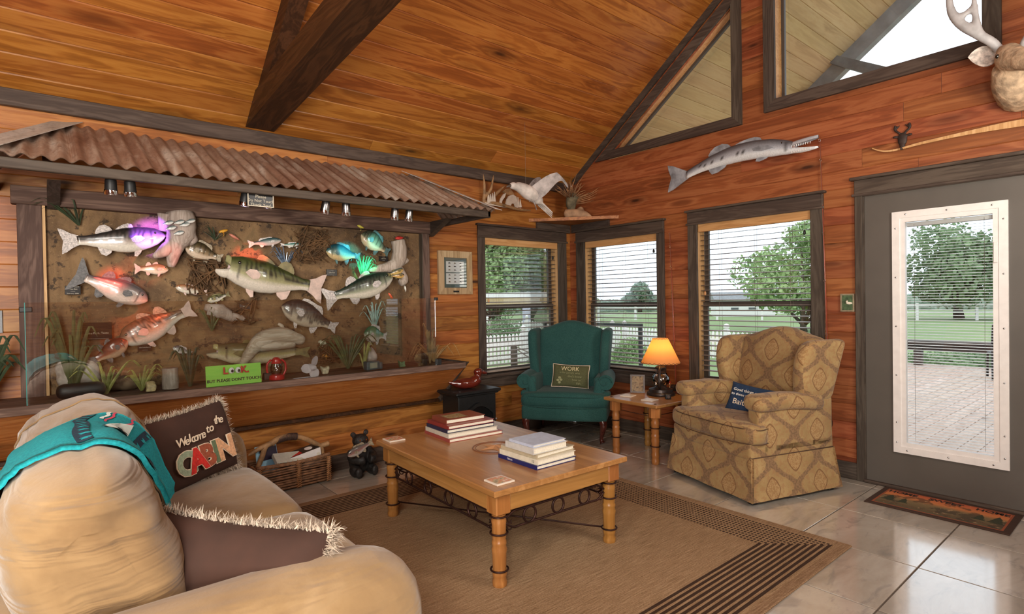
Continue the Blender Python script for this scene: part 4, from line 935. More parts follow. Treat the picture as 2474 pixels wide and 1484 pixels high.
# boat propeller
t=thing('boat_propeller','small white three bladed boat propeller on the ledge','propeller',(-3.09,-.34,zl+.062),0,rot=(0,0,.3)); M['offw']=plain('chalky white paint',(214,204,206),.5,var=.06)
G().tube([(0,-.035,0),(0,-.02,0),(0,.03,0),(0,.04,0)],[.012,.022,.026,.018],12).obj('hub',M['offw'],t,True,40)
for a in(.55,2.7,4.6):
    g=G(); R=Ry(-a)@Rz(.45) if False else Matrix.Rotation(a,3,'Y')
    def bl(u,v,R=R):
        r=lerp(.018,.088,u); w=.033*math.sin(PI*min(1,.22+u*.70))**.8; s_=(v-.5)*2; return tuple(R@Vector((s_*w,s_*w*.35,r)))
    g.grid(7,6,bl); k=len(g.v); g.v+=[(x,y+.004,z) for x,y,z in g.v]; g.f+=[tuple(i+k for i in f[::-1]) for f in g.f]; g.obj('blade',M['offw'],t,True)
t=thing('viewfinder','small teal grey hand held game unit on the ledge','gadget',(-2.62,-.33,zl),.15); M['tealp']=plain('teal grey plastic',(70,96,100),.4)
G().rbox((0,0,.035),(.12,.06,.07),.012,3).obj('case',M['tealp'],t,True); G().bb((-.036,-.034,.016),(.03,-.029,.058)).obj('screen',plain('pale screen',(166,170,150),.2),t); G().rbox((.075,0,.028),(.03,.05,.056),.01,2).obj('grip',M['tealp'],t,True)
for i,(x,c,l) in enumerate(((-3.46,(196,150,110),'small carved orange figure just right of the LOOK sign'),(-3.40,(30,30,32),'small black box left of the red lantern'),(-2.36,(70,130,90),'green scrap of plastic weed right of the teal gadget'),(-2.15,(26,28,30),'small black cube near the right end of the ledge'),(-4.08,(196,176,130),'pale cork float lying on the ledge behind the sofa'),(-2.98,(200,190,160),'white shell fragment right of the propeller'))):
    g=G(); g.rbox((0,0,.025),(.05,.04,.05),.008,3); 
    if i in(0,2,4,5): g.v=[tuple(Vector(v)*(1+.5*noise.noise(Vector(v)*30+Vector((i,0,0))))) for v in g.v]
    o=g.obj(('carved_figure','black_box','plastic_weed','black_cube','cork_float','shell')[i],plain('ledge prop %d'%i,c,.5,var=.2,sc=50),None,True); o.location=(x,-.33 if i!=5 else -.30,zl); tag(o,l,('figurine','box','ornament','box','float','shell')[i])
# ---------------------------------------------------------------- tin awning over the case
def tinmat(name,a,b,c):
    k=N(name); o=k.obj(); v=k.n('VectorMath',{0:o,1:(7,1.2,1.2)},operation='MULTIPLY').outputs[0]; n1=k.noise(v,1.5,5,.65,.5); n2=k.noise(o,26,4,.7)
    col=k.ramp(n1,[(.3,a),(.5,b),(.68,c)]); col=k.mix(k.math('MULTIPLY',k.smooth(n2,.5,.7),.4),col,c4((70,44,34)))
    k.P(Base_Color=col,Roughness=.55,Metallic=.1); k.bump(n2,.2,.004); return k.m
M['tin']=tinmat('rusty corrugated tin',(130,98,80),(164,138,120),(202,192,180)); M['tin2']=tinmat('browner corrugated tin',(116,80,64),(150,118,100),(186,168,152)); M['galv']=tinmat('galvanised flashing',(178,176,170),(204,202,196),(222,220,214))
aw=thing('tin_awning','rusty corrugated tin awning with hipped ends over the fish case','awning',(0,0,0))
XL,XR,EL,ER=-4.448,-2.055,-4.82,-1.705; zr,ze,yr,ye=2.492,2.107,.032,-.762
nd=Vector((0,-(zr-ze),(yr-ye))).normalized()
if nd.z<0: nd=-nd
def awpt(x,t,lift=0):
    tm=1.0 if XL<=x<=XR else ((x-EL)/(XL-EL) if x<XL else (ER-x)/(ER-XR)); tm=max(tm,0); t=t*tm
    p=Vector((x,lerp(ye,yr,t),lerp(ze,zr,t)))+nd*(.011*sin(2*PI*x/.0765)+lift); return p
xs=[EL,-4.43,-4.02,-3.35,-2.69,-2.03,ER]
for i in range(6):
    a=xs[i]-(.03 if i else 0); b=xs[i+1]; n=int((b-a)/.0085); g=G()
    for q,lf in((0,0),(1,-.003)):
        k=len(g.v)
        for u in range(n+1):
            x=lerp(a,b,u/n)
            for v in range(7): g.v.append(tuple(awpt(x,v/6,.0015*(i%2)+lf+(.004*noise.noise(Vector((i,x,v*.4)))))))
        for u in range(n):
            for v in range(6): f=(k+u*7+v,k+(u+1)*7+v,k+(u+1)*7+v+1,k+u*7+v+1); g.f.append(f if q==0 else f[::-1])
    g.obj('tin_sheet',M['galv'] if i==1 and False else (M['tin2'] if i in(1,3) else M['tin']),aw,True)
# hip ends
for nm,cx,ex in(('l',XL,EL),('r',XR,ER)):
    n=70; g=G()
    for u in range(n+1):
        y=lerp(ye,yr,u/n); 
        for v in range(5):
            t=v/4; tt=t*(y-ye)/(yr-ye); g.v.append((lerp(ex,cx,tt)+.0*sin(y),y,lerp(ze,zr,tt)+.010*sin(2*PI*y/.0765)))
    for u in range(n):
        for v in range(4): g.f.append((u*5+v,(u+1)*5+v,(u+1)*5+v+1,u*5+v+1))
    g.obj('hip_sheet',M['tin'],aw,True)
    A=Vector((cx,yr,zr+.012)); B=Vector((ex,ye,ze+.012)); d=(B-A).normalized(); side=Vector((1,0,0)) ; g=G(); s1=Vector((0.075 if nm=='l' else -.075,0,0)) 
    g.prism([(0,0),(1,0),(1,1),(0,1)],0,.004,lambda a_,b_,dd:tuple(A.lerp(B,a_*1.0)+Vector(((.08 if nm=='l' else -.08)*(b_),-.02*b_,.012*b_-.0))+Vector((0,0,dd)))); g.obj('hip_cap',M['galv'],aw)
    g=G(); sg=-1 if nm=='l' else 1
    g.prism([(0,0),(1,0),(1,1),(0,1)],0,.004,lambda a_,b_,dd:tuple(A.lerp(B,a_)+Vector((sg*.07*b_,-.0*b_,-.006*b_))+Vector((0,0,dd)))); g.obj('hip_cap',M['galv'],aw)
G().bb((EL+.03,-.738,2.046),(ER-.03,-.705,2.098),.004).obj('fascia_board',M['trim_x'],aw)
G().bb((ER-.06,-.738,2.05),(ER-.03,.045,2.098),.004).obj('end_fascia',M['trim_y'],aw); G().bb((EL+.03,-.738,2.05),(EL+.06,.045,2.098),.004).obj('end_fascia',M['trim_y'],aw)
for x in(-4.55,-4.0,-3.4,-2.8,-2.2): G().prism([(-.70,2.10),(.03,2.455),(.03,2.39),(-.70,2.05)],x-.02,x+.02,lambda A,B,d:(d,A,B)).obj('rafter',M['beam'],aw)
for x in(-4.52,-1.85):
    G().prism([(.045,2.085),(.045,1.96),(.01,1.96),(-.30,2.085)],x-.03,x+.03,lambda A,B,d:(d,A,B)).obj('bracket',M['trim_y'],aw)
# eight little spotlights, in pairs, with coloured lamps
M['lens']=plain('lit lamp lens',(255,240,255),.3,emit=((235,225,255),3.0))
sx=[-4.286,-4.20,-3.60,-3.46,-3.09,-2.95,-2.57,-2.45]
SPT=[((-4.034,-0.06,1.844),(.38,.10,1),210),((-4.232,-0.05,1.555),(1,.08,.06),70),((-4.029,-0.04,1.634),(1,.10,.08),30),((-4.083,-0.05,1.269),(1,.13,.05),85),((-3.379,-0.05,1.737),(1,.10,.05),65),((-2.668,-0.05,1.787),(.03,.8,1),95),((-2.437,-0.05,1.871),(.15,.7,.7),45),((-2.51,-0.04,1.678),(.04,1,.40),85)]
for i,x in enumerate(sx):
    nm=('first','second','third','fourth','fifth','sixth','seventh','eighth')[i]; tg_,c_,e_=SPT[[1,0,3,2,4,5,7,6][i]]
    t=thing('spotlight','%s little metal spotlight from the left under the awning edge'%nm,'spotlight',(x,-.66,2.085),0,'coloured spotlights under the tin awning')
    d=(Vector(tg_)-Vector((x,-.66,2.03))).normalized(); R=d.to_track_quat('-Z','Y').to_matrix()
    G().lathe([(.026,-.012),(.026,0)],12).obj('mount',M['black'],t,True,40); G().tube([(0,0,-.01),(0,0,-.04)],.006,6).obj('stem',M['black'],t,True)
    vis=(Vector((0,0,-1))*.75+d*.25).normalized(); R2=vis.to_track_quat('-Z','Y').to_matrix()
    g=G(); g.lathe([(.020,.01),(.027,0),(.029,-.045),(.031,-.075),(.026,-.076)],14,(0,0,0)); g.v=[tuple(R2@Vector(v)+Vector((0,0,-.035))) for v in g.v]; g.obj('can',M['steel'] if i>3 else M['black'],t,True,40)
    g=G(); g.lathe([(.0315,-.052),(.033,-.066),(.0315,-.078)],14,cap=False); g.v=[tuple(R2@Vector(v)+Vector((0,0,-.035))) for v in g.v]; g.obj('rim',M['chrome'],t,True)
    g=G(); g.lathe([(.025,-.0765),(.001,-.078)],14); g.v=[tuple(R2@Vector(v)+Vector((0,0,-.035))) for v in g.v]; g.obj('lens',M['lens'],t)
    lo=Vector((x,-.66,2.045))+vis*.095; lamp('spot_beam','SPOT',lo,tg_,e_,c_,.006,angle=math.radians(24 if i==1 else 18),blend=1.0)
# sign under the awning
sp0=Vector((-3.6,-0.69,2.063)); sp1=Vector((-3.444,-0.69,1.973)); w=sp1.x-sp0.x; h=sp0.z-sp1.z
t=thing('touch_sign','small black please do not touch sign with a pale border under the awning','sign',((sp0.x+sp1.x)/2,-.69,(sp0.z+sp1.z)/2))
G().bb((-w/2,-.004,-h/2),(w/2,.004,h/2)).obj('plate',M['plaque'],t)
G().ring([(-w/2,-h/2),(w/2,-h/2),(w/2,h/2),(-w/2,h/2)],[(-w/2+.006,-h/2+.006),(w/2-.006,-h/2+.006),(w/2-.006,h/2-.006),(-w/2+.006,h/2-.006)],-.006,.004,lambda A,B,d:(A,d,B)).obj('border',M['ink'],t)
for i,l in enumerate(('Please','Do Not Touch','Thank You!')): text('lettering',l,.026,M['ink'],t,(0,-.005,h/2-.028-i*.026),(PI/2,0,0),.0005)

# ---------------------------------------------------------------- rug and mats
def rugmat():
    k=N('jute rug with woven stripe border'); o=k.obj(); x,y,z=k.sep(o)[:3]
    x0,x1,y0,y1=-5.2,-1.255,-3.249,-.56
    dx=k.math('MINIMUM',k.math('SUBTRACT',x,x0),k.math('SUBTRACT',x1,x)); dy=k.math('MINIMUM',k.math('SUBTRACT',y,y0),k.math('SUBTRACT',y1,y))
    d=k.math('MINIMUM',dx,dy)
    n1=k.noise(k.n('VectorMath',{0:o,1:(9,150,1)},operation='MULTIPLY').outputs[0],1.0,4); n2=k.noise(k.n('VectorMath',{0:o,1:(110,140,1)},operation='MULTIPLY').outputs[0],1,2); n3=k.noise(o,1.1,3)
    f=k.math('ADD',k.math('MULTIPLY',n1,.5),k.math('ADD',k.math('MULTIPLY',n2,.35),k.math('MULTIPLY',n3,.15)))
    base=k.ramp(f,[(.32,(108,84,60)),(.5,(150,122,92)),(.68,(182,154,122))])
    st=k.math('GREATER_THAN',k.math('FRACT',k.math('MULTIPLY',k.math('SUBTRACT',d,.058),1/.0290)),.42)
    inb=k.math('MULTIPLY',k.math('GREATER_THAN',d,.058),k.math('LESS_THAN',d,.348))
    xs=k.math('LESS_THAN',dx,dy)
    dash=k.math('GREATER_THAN',k.math('FRACT',k.math('MULTIPLY',y,1/.021)),.38)
    m=k.math('MULTIPLY',k.math('MULTIPLY',st,inb),k.math('MAXIMUM',k.math('SUBTRACT',1.0,xs),dash))
    c=k.mix(k.math('MULTIPLY',m,.9),base,c4((44,30,28)))
    hb=k.math('GREATER_THAN',k.math('FRACT',k.math('MULTIPLY',k.math('ADD',x,k.math('MULTIPLY',y,1.0)),1/.016)),.55)
    edge=k.math('MULTIPLY',k.math('LESS_THAN',d,.05),k.math('MULTIPLY',hb,.5)); c=k.mix(edge,c,c4((110,76,60)))
    k.P(Base_Color=c,Roughness=.95); k.b.inputs['Specular IOR Level'].default_value=.1; k.bump(k.math('ADD',n1,n2),.5,.004); return k.m
g=G(); g.bb((-5.2,-3.249,.0005),(-1.255,-.56,.011),.004); o=g.obj('area_rug',rugmat()); tag(o,'large jute area rug with a dark striped border under the coffee table','rug')
mt=thing('door_mat','brown and orange cabin scene door mat reading home sweet home by the door','door mat',(-.25,-3.408,.0005),-PI/2)
def matmat():
    k=N('printed cabin mat'); o=k.obj(); x,y,z=k.sep(o)[:3]; n=k.noise(o,9,4); n2=k.noise(o,28,3)
    sky=k.ramp(k.math('MULTIPLY_ADD',y,2.2,.5),[(.2,(96,84,60)),(.5,(132,110,76)),(.62,(206,128,74)),(.85,(196,96,60))])
    c=k.mix(k.math('MULTIPLY',k.smooth(n,.5,.58),.7),sky,c4((58,50,40))); c=k.mix(k.math('MULTIPLY',k.smooth(n2,.62,.7),.6),c,c4((196,160,120)))
    ex=k.math('SUBTRACT',.365,k.math('ABSOLUTE',x)); ey=k.math('SUBTRACT',.21,k.math('ABSOLUTE',y)); d=k.math('MINIMUM',ex,ey)
    c=k.mix(k.math('LESS_THAN',d,.045),c,c4((150,80,50))); c=k.mix(k.math('LESS_THAN',d,.034),c,c4((64,44,34))); k.P(Base_Color=c,Roughness=.95); k.bump(n2,.3,.004); return k.m
G().bb((-.365,-.21,0),(.365,.21,.008),.003).obj('mat_base',matmat(),mt)
M['matink']=plain('dark mat lettering',(38,28,24),.9); M['matink2']=plain('brown mat lettering',(110,70,48),.9); M['pinemat']=plain('mat pine trees',(54,58,40),.95)
for x,w_ in((-.235,'HOME'),(.0,'SWEET'),(.235,'HOME')): text('lettering',w_,.058,M['matink'],mt,(x,.128,.0086),(0,0,0),.0006,bold=.0018)
text('lettering','~~~ ~~ ~~~~~~ ~~ ~~~~ ~~~ ~~~~ ~~ ~~~~~',.034,M['matink2'],mt,(0,-.118,.0086),(0,0,0),.0006,sx=.85)
for x,s_ in((-.27,1),(-.19,.8),(.20,.9),(.28,1.1)):
    g=G()
    for q in range(3): g.prism([(-.038*(1-q*.22),q*.032),(.038*(1-q*.22),q*.032),(0,q*.032+.055)],0,.0012,lambda A,B,d,x=x,s_=s_,q=q:(x+A*s_,-.07+B*s_,.0082+d+q*.0002))
    g.obj('printed_tree',M['pinemat'],mt)
# ---------------------------------------------------------------- sofa
def suede():
    k=N('tan suede'); o=k.obj(); n1=k.noise(o,2.6,5,.6,.6); n2=k.noise(o,60,3); v=k.n('VectorMath',{0:o,1:(1.2,1.1,9)},operation='MULTIPLY').outputs[0]; n3=k.noise(v,1.5,3,.5,.8)
    k.P(Base_Color=k.ramp(n1,[(.3,(126,98,66)),(.5,(150,121,84)),(.72,(168,140,104))]),Roughness=.85,Sheen_Weight=.35); k.b.inputs['Specular IOR Level'].default_value=.15
    k.bump(k.math('ADD',k.math('MULTIPLY',n3,1.0),k.math('MULTIPLY',n2,.03)),.75,.05); return k.m
M['suede']=suede()
so=thing('sofa','tan suede sofa with two plump back cushions facing the coffee table','sofa',(-4.2,-1.9,0))
def W_(g): # world coordinates to sofa local
    g.v=[(x+4.2,y+1.9,z) for x,y,z in g.v]; return g
W_(G().rbox((-4.24,-1.91,.18),(.90,2.0,.25),.04,4)).obj('base',M['suede'],so,True)
W_(G().rbox((-4.68,-1.91,.37),(.18,1.9,.56),.07,5)).obj('back_frame',M['suede'],so,True)
for y in(-2.93,-.90):
    g=G(); near=y<-2
    def af(p,near=near):
        q=Vector(p); k=(q.z+.32)/.64
        q.y+= (0.035*sin(k*PI)) * (1 if q.y>0 else -1)*(k>.5); q.z+=-.03*max(0,(q.x-.25))/.25*(k>.6); return q
    g.rbox((-4.255 if near else -4.20,y,.36),(.97 if near else 1.0,.285,.645),.125,6,af); W_(g).obj('arm',M['suede'],so,True)
for y in(-2.35,-1.48):
    g=G(); 
    def sf(p): q=Vector(p); q.z+=.03*(1-min(1,(q.y/.47)**2))*(1-min(1,(q.x/.36)**2))*(q.z>0); q.x+=.02*(1-(q.y/.48)**2)*(q.x>.2); return q
    g.rbox((-4.05,y,.385),(.70,.865,.185),.085,7,sf); W_(g).obj('seat_cushion',M['suede'],so,True)
def cush(y0,y1,t,v,off=0.0,seed=0):
    """point on a back cushion: t angle round the section (0 front, PI/2 top, PI back), v along 0..1"""
    vv=2*v-1; e=(1-abs(vv)**4.5)**.36 if abs(vv)<1 else 0.0
    ct,st=cos(t),sin(t); p=.72
    A_,tilt,x0_=CP.get(seed,(.18,-.3,-4.485)); a=A_*(.30+.70*e)+off; b=(.275)*(.52+.48*e)+off
    X=math.copysign(abs(ct)**p,ct)*a; Z=math.copysign(abs(st)**p,st)*b
    wr=.009*max(-.35,noise.noise(Vector((vv*1.3+seed,t*4.2+vv*1.5,seed+2))))*(1-abs(vv)**4)+.010*noise.noise(Vector((vv*2.2+seed,st*5+ct*3,seed)))+.008*noise.noise(Vector((vv*1.1,ct*9+st*9,seed+5)))*(1-abs(vv)**3)
    X+=wr*ct; Z+=wr*st
    return Vector((x0_+X*cos(tilt)+Z*sin(tilt)*1.0, lerp(y0,y1,v)+.012*sin(3*t), .690-X*sin(tilt)+Z*cos(tilt)))
CU=((-2.80,-1.92,3),(-1.92,-1.02,8))
CP={3:(.18,-.30,-4.485),8:(.215,-.34,-4.435)}
for y0,y1,sd in CU:
    g=G(); g.grid(72,33,lambda u,v:tuple(cush(y0,y1,2*PI*u,min(.9995,max(.0005,.5-.5*cos(PI*v))),0,sd)),cu=True); g.f=[f[::-1] for f in g.f]; g.f+=[tuple(i*33 for i in range(72)),tuple(i*33+32 for i in range(72))[::-1]]; c=W_(g).obj('back_cushion',M['suede'],so,True)
    for q in(.5,):
        g=G(); g.tube([cush(y0,y1,lerp(-1.0,2.6,i/30),.5+.03*sin(i*.5),.004,sd) for i in range(31)],.0042,5); W_(g).obj('seam',M['suede'],c,True)
M['teal']=N('teal knitted throw'); k=M['teal']; o_=k.obj(); n_=k.noise(o_,140,2); k.P(Base_Color=k.ramp(n_,[(.3,(10,128,140)),(.7,(26,160,168))]),Roughness=.95); k.bump(n_,.4,.004); M['teal']=M['teal'].m
M['bpat']=plain('dark blue woven pattern',(24,48,66),.95,var=.2,sc=200); M['wpat']=plain('pale woven pattern',(216,232,228),.95,var=.05); M['kpat']=plain('black woven pattern',(20,24,44),.95); M['ppat']=plain('pink woven stripe',(206,70,96),.95)
bl=thing('throw_blanket','folded teal throw with a woven horse motif draped over the sofa back','blanket',(-4.2,-1.9,0))
def bpt(u,v,off=.016):
    """u 0 (front hem) .. 1 (back hem), v across 0 near..1 far"""
    t=lerp(-.45,3.9,u); yy=lerp(-2.43,-1.84,v)-.10*(u-.42)
    if u<.3: yy+=-.03*(.3-u)
    # follow whichever cushion is higher at that place
    w=max(0,min(1,(yy+2.04)/.24)); w=w*w*(3-2*w); P_=[]
    for y0,y1,sd in CU:
        vv=max(.10,min(.90,(yy-y0)/(y1-y0))); P_.append(cush(y0,y1,t,vv,off+.004+.006*noise.noise(Vector((u*6,v*3,2))),sd))
    p=P_[0].lerp(P_[1],w); p.y=yy; return p
g=G(); nu,nv=56,22
for lay in(0.018,0.004):
    k=len(g.v); g.v+=[tuple(bpt(i/(nu-1),j/(nv-1),lay)) for i in range(nu) for j in range(nv)]
    for i in range(nu-1):
        for j in range(nv-1): f=(k+i*nv+j,k+(i+1)*nv+j,k+(i+1)*nv+j+1,k+i*nv+j+1); g.f.append(f if lay<.01 else f[::-1])
n0=nu*nv
def rim(a,b): g.f.append((a,b,b+n0,a+n0))
for j in range(nv-1): rim(j,j+1); rim((nu-1)*nv+j+1,(nu-1)*nv+j)
for i in range(nu-1): rim((i+1)*nv,i*nv); rim(i*nv+nv-1,(i+1)*nv+nv-1)
W_(g).obj('throw_cloth',M['teal'],bl,True)
def bpatch(name,m,poly,off=.0215,nsub=6):
    g=G(); 
    g.v=[tuple(bpt(u,v,off)) for u,v in poly]; g.f=[tuple(range(len(poly)))]; W_(g); return g.obj(name,m,bl)
def bband(name,m,u0,u1,v0,v1,off,n=14):
    g=G(); g.grid(4,n,lambda a,b:tuple(bpt(lerp(u0,u1,a)+.006*sin(b*9),lerp(v0,v1,b),off))); return W_(g).obj(name,m,bl)
for u0,u1 in((.385,.427),(.155,.185)):
    bband('woven_band',M['bpat'],u0,u1,.03,.97,.0212)
    for i in range(11):
        v=.06+i*.085; bband('woven_tick',M['teal'],u0+.008,u1-.008,v,v+.03,.0222,3)
bband('woven_stripe',M['ppat'],.315,.325,.75,.99,.0212,6); bband('woven_stripe',M['wpat'],.335,.35,.80,.99,.0212,6); bband('woven_stripe',M['ppat'],.24,.25,.80,.99,.0212,6)
blob2=[(.34,.44),(.30,.62),(.27,.80),(.23,.88),(.215,.70),(.24,.52),(.29,.40)]
def fanpatch(name,m,poly,off):
    cu=sum(p[0] for p in poly)/len(poly); cv=sum(p[1] for p in poly)/len(poly); g=G(); n=len(poly)
    g.v=[tuple(bpt(cu,cv,off))]+[tuple(bpt(lerp(cu,u,r),lerp(cv,v,r),off)) for r in(.5,1) for u,v in poly]; 
    for i in range(n): j=(i+1)%n; g.f+= [(0,1+i,1+j),(1+i,1+n+i,1+n+j,1+j)]
    return W_(g).obj(name,m,bl)
fanpatch('woven_motif',M['wpat'],blob2,.0225); fanpatch('woven_horse',M['kpat'],[(.295,.46),(.275,.50),(.255,.62),(.235,.66),(.222,.60),(.232,.54),(.250,.50),(.262,.42),(.28,.40)],.0238); fanpatch('woven_motif',M['wpat'],[(.268,.47),(.258,.52),(.254,.47),(.262,.44)],.025); fanpatch('woven_motif',M['kpat'],[(.345,.40),(.333,.47),(.327,.40)],.0235)
# ---------------------------------------------------------------- throw pillows
def pillow_geom(w,h,t,n=22,seed=0,sag=.03):
    g=G()
    def fn(u,v,s):
        a=2*u-1;b=2*v-1; e=(max(0,1-abs(a)**3.2)*max(0,1-abs(b)**3.2))**.5
        x=a*w/2*(1-.05*(1-b*b)*abs(a)**3)*(1+.0*b); y=b*h/2*(1-.07*(1-a*a)*abs(b)**3)
        return (x,s*t/2*e*(1+.14*noise.noise(Vector((a*1.6+seed,b*1.6,s)))),y)
    g.grid(n,n,lambda u,v:fn(u,v,-1)); k=len(g.v); g.grid(n,n,lambda u,v:fn(u,v,1)); 
    for i in range((n-1)**2,len(g.f)): g.f[i]=g.f[i][::-1]
    g.f=[f[::-1] for f in g.f]
    surf=lambda x,z:None
    return g,fn
def pillow(name,label,m,w,h,t,mw,seed=0,fringe=None,piping=None):
    th=thing(name,label,'cushion'); th.matrix_world=mw
    g,fn=pillow_geom(w,h,t,22,seed); g.obj('cover',m,th,True)
    def edge(s): # perimeter 0..4
        k=int(s)%4; f=s-int(s)
        u,v=((f,0),(1,f),(1-f,1),(0,1-f))[k]; p=fn(u,v,-1); return Vector((p[0],0,p[2])),Vector(((0,-1),(1,0),(0,1),(-1,0))[k])
    if piping:
        g=G(); g.tube([edge(i/16)[0] for i in range(64)],.0045,6,closed=True); g.obj('piping',piping,th,True)
    if fringe:
        rr=random.Random(seed+5); g=G()
        for i in range(4200):
            p,nn=edge(rr.uniform(0,4)); out=Vector((nn.x,0,nn.y)); sd=Vector((rr.uniform(-1,1),rr.uniform(-1,1),rr.uniform(-1,1)))*.55; d=(out+sd).normalized(); L=rr.uniform(.020,.044)
            q=p+out*-.012+Vector((0,rr.uniform(-.012,.012),0)); m1=q+d*L*.5; e=q+d*L+Vector((rr.uniform(-1,1),rr.uniform(-1,1),rr.uniform(-1,1)-.4))*.014
            sdv=d.cross(Vector((rr.uniform(-1,1),rr.uniform(-1,1),rr.uniform(-1,1)))).normalized()*.0017; k=len(g.v)
            g.v+=[tuple(q-sdv),tuple(q+sdv),tuple(m1+sdv),tuple(m1-sdv),tuple(e)]; g.f+=[(k,k+1,k+2,k+3),(k+3,k+2,k+4)]
        o=g.obj('fringe',fringe,th); o['kind']='stuff'
    th['_t']=0; del th['_t']; return th,fn
def frame(o,x,z): # matrix from origin, local x dir and rough z dir; local -y is the face
    x=Vector(x).normalized(); z=Vector(z); y=z.cross(x).normalized(); z=x.cross(y).normalized(); m=Matrix((x,y,z)).transposed().to_4x4(); m.translation=o; return m
M['brownp']=plain('chocolate cotton',(64,40,30),.9,var=.10,sc=8); M['fringe']=plain('cream cotton fringe',(186,170,152),.9,var=.18,sc=60)
def on_face(fn,w,h,x,z,d=.004):
    p=fn(x/w+.5,z/h+.5,-1); return p[1]-d
P0=Vector((-4.215,-1.415,.50)); P1=Vector((-3.795,-1.11,.535)); up=Vector((-.055,.02,.30)) 
cx=(P0+P1)/2+Vector((-.04,-.02,.15))
pw,fnw=pillow('cabin_pillow','brown fringed pillow appliqued Welcome to the Cabin on the sofa',M['brownp'],.53,.37,.15,frame(cx,P1-P0,(-.25,.12,1)),3,M['fringe'])
M['cream']=plain('cream embroidery',(226,208,184),.8)
for ch,x,z,r in (('W',-.105,.045,.05),('e',-.070,.043,.04),('l',-.048,.05,.03),('c',-.028,.045,.02),('o',-.005,.045,.0),('m',.024,.045,0),('e',.052,.046,0),('t',.090,.062,-.05),('o',.118,.062,0),('t',.158,.088,0),('h',.178,.09,0),('e',.204,.086,0)):
    text('lettering',ch,.056,M['cream'],pw,(x*.86-.03,on_face(fnw,.53,.37,x*.86-.03,z)-.010,z),(PI/2,-r,0),.001,shear=.18,bold=.0006)
LC=((-.125,'C',(150,166,140)),(-.060,'A',(200,44,36)),(.008,'B',(150,78,52)),(.062,'I',(96,112,84)),(.125,'N',(206,158,120)))
for x,ch,c_ in LC:
    text('applique_letter',ch,.145,plain('applique '+ch,c_,.85,var=.12,sc=80),pw,(x,on_face(fnw,.53,.37,x,-.055)-.010,-.062),(PI/2,0,0),.003,bold=.007)
    text('applique_border',ch,.145,M['cream'],pw,(x,on_face(fnw,.53,.37,x,-.055)-.008,-.062),(PI/2,0,0),.0025,bold=.0105)
B0=Vector((-4.355,-2.40,.74)); B1=Vector((-3.965,-2.87,.705)); xd=B1-B0
cxb=(B0+B1)/2+Vector((-.085,-.09,-.155))
pb,fnb=pillow('brown_pillow','plain brown fringed pillow seen from behind at the near end of the sofa',M['brownp'],.60,.42,.17,frame(cxb,xd,(.35,.30,1)),9,M['fringe'])
G().bb((.02,-.0,-.19),(.021,.0,.19)).v
# ---------------------------------------------------------------- coffee table
RT=math.radians(-2.2)
ct=thing('coffee_table','square honey pine coffee table with turned legs and iron scrollwork','table',(-2.54,-1.757,0),RT)
hx,hy,ZT=.455,.645,.487
G().bb((-hx,-hy,ZT-.030),(hx,hy,ZT),.005).obj('tabletop',M['pine_x'],ct)
lx,ly=hx-.075,hy-.075
M['pine_a']=wood('honey pine apron',[(132,88,44),(172,122,66),(198,150,92)],'X',.35,.25,coat=.2,tint=.05,grain=.6); M['pine_b']=wood('honey pine apron b',[(132,88,44),(172,122,66),(198,150,92)],'Y',.35,.25,coat=.2,tint=.05,grain=.6)
for s in(-1,1):
    G().bb((-lx+.04,s*(ly+.028)-.012,.368),(lx-.04,s*(ly+.028)+.012,.457),.003).obj('apron',M['pine_a'],ct); G().bb((s*(lx+.028)-.012,-ly+.04,.368),(s*(lx+.028)+.012,ly-.04,.457),.003).obj('apron',M['pine_b'],ct)
LP=[(.030,0),(.034,.004),(.036,.03),(.030,.05),(.034,.058),(.036,.075),(.031,.092),(.033,.10),(.034,.16),(.038,.185),(.033,.20),(.036,.21),(.036,.222),(.031,.23),(.034,.24),(.034,.30),(.037,.32),(.031,.335),(.034,.345),(.036,.36)]
def iron_leg(parent,x,y,k=1.0,zs=(.088,.262,.345),r=.042):
    for z in zs:
        g=G(); g.tube([(x+r*cos(2*PI*i/20),y+r*sin(2*PI*i/20),z*k) for i in range(20)],.0045,6,closed=True); g.obj('iron_ring',M['iron'],parent,True)
for sx in(-1,1):
    for sy in(-1,1):
        G().lathe(LP,18,(sx*lx,sy*ly,0)).obj('leg',M['pine_z'],ct,True,50)
        G().bb((sx*lx-.043,sy*ly-.043,.355),(sx*lx+.043,sy*ly+.043,.457),.006).obj('corner_block',M['pine_z'],ct); iron_leg(ct,sx*lx,sy*ly)
def scroll(p0,p1,n,zu,zl,rc):
    """iron gallery between two legs: two rods and n rings"""
    p0=Vector(p0);p1=Vector(p1); d=(p1-p0); L=d.length; d/=L; g=G()
    for zz in(zu,zl):
        lowend=-.0; A=p0+d*.04; B=p1-d*.04; sg=1 if zz==zu else -1
        pts=[A+Vector((0,0,zz-sg*.03)),A+d*.05+Vector((0,0,zz-.0)),A+d*.12+Vector((0,0,zz)),B-d*.12+Vector((0,0,zz)),B-d*.05+Vector((0,0,zz)),B+Vector((0,0,zz-sg*.03))]
        g.tube(spline(pts,5),.0058,6)
    for e,s in((p0+d*.045,1),(p1-d*.045,-1)):
        for zz in(zu-.03,zl+.01):
            c=e+d*(s*.02)+Vector((0,0,zz)); g.tube([c+d*(s*.016*cos(a))+Vector((0,0,.016*sin(a))) for a in[PI*i/8 for i in range(2,15)]],.0036,6)
    o=g.obj('iron_rail',M['iron'],ct,True)
    for i in range(n):
        c=p0+d*(L*(i+1)/(n+1)); g=G(); g.tube([c+d*(rc*cos(2*PI*q/20))+Vector((0,0,(zu+zl)/2+rc*sin(2*PI*q/20))) for q in range(20)],.0062,6,closed=True); g.obj('iron_circle',M['iron'],ct,True)
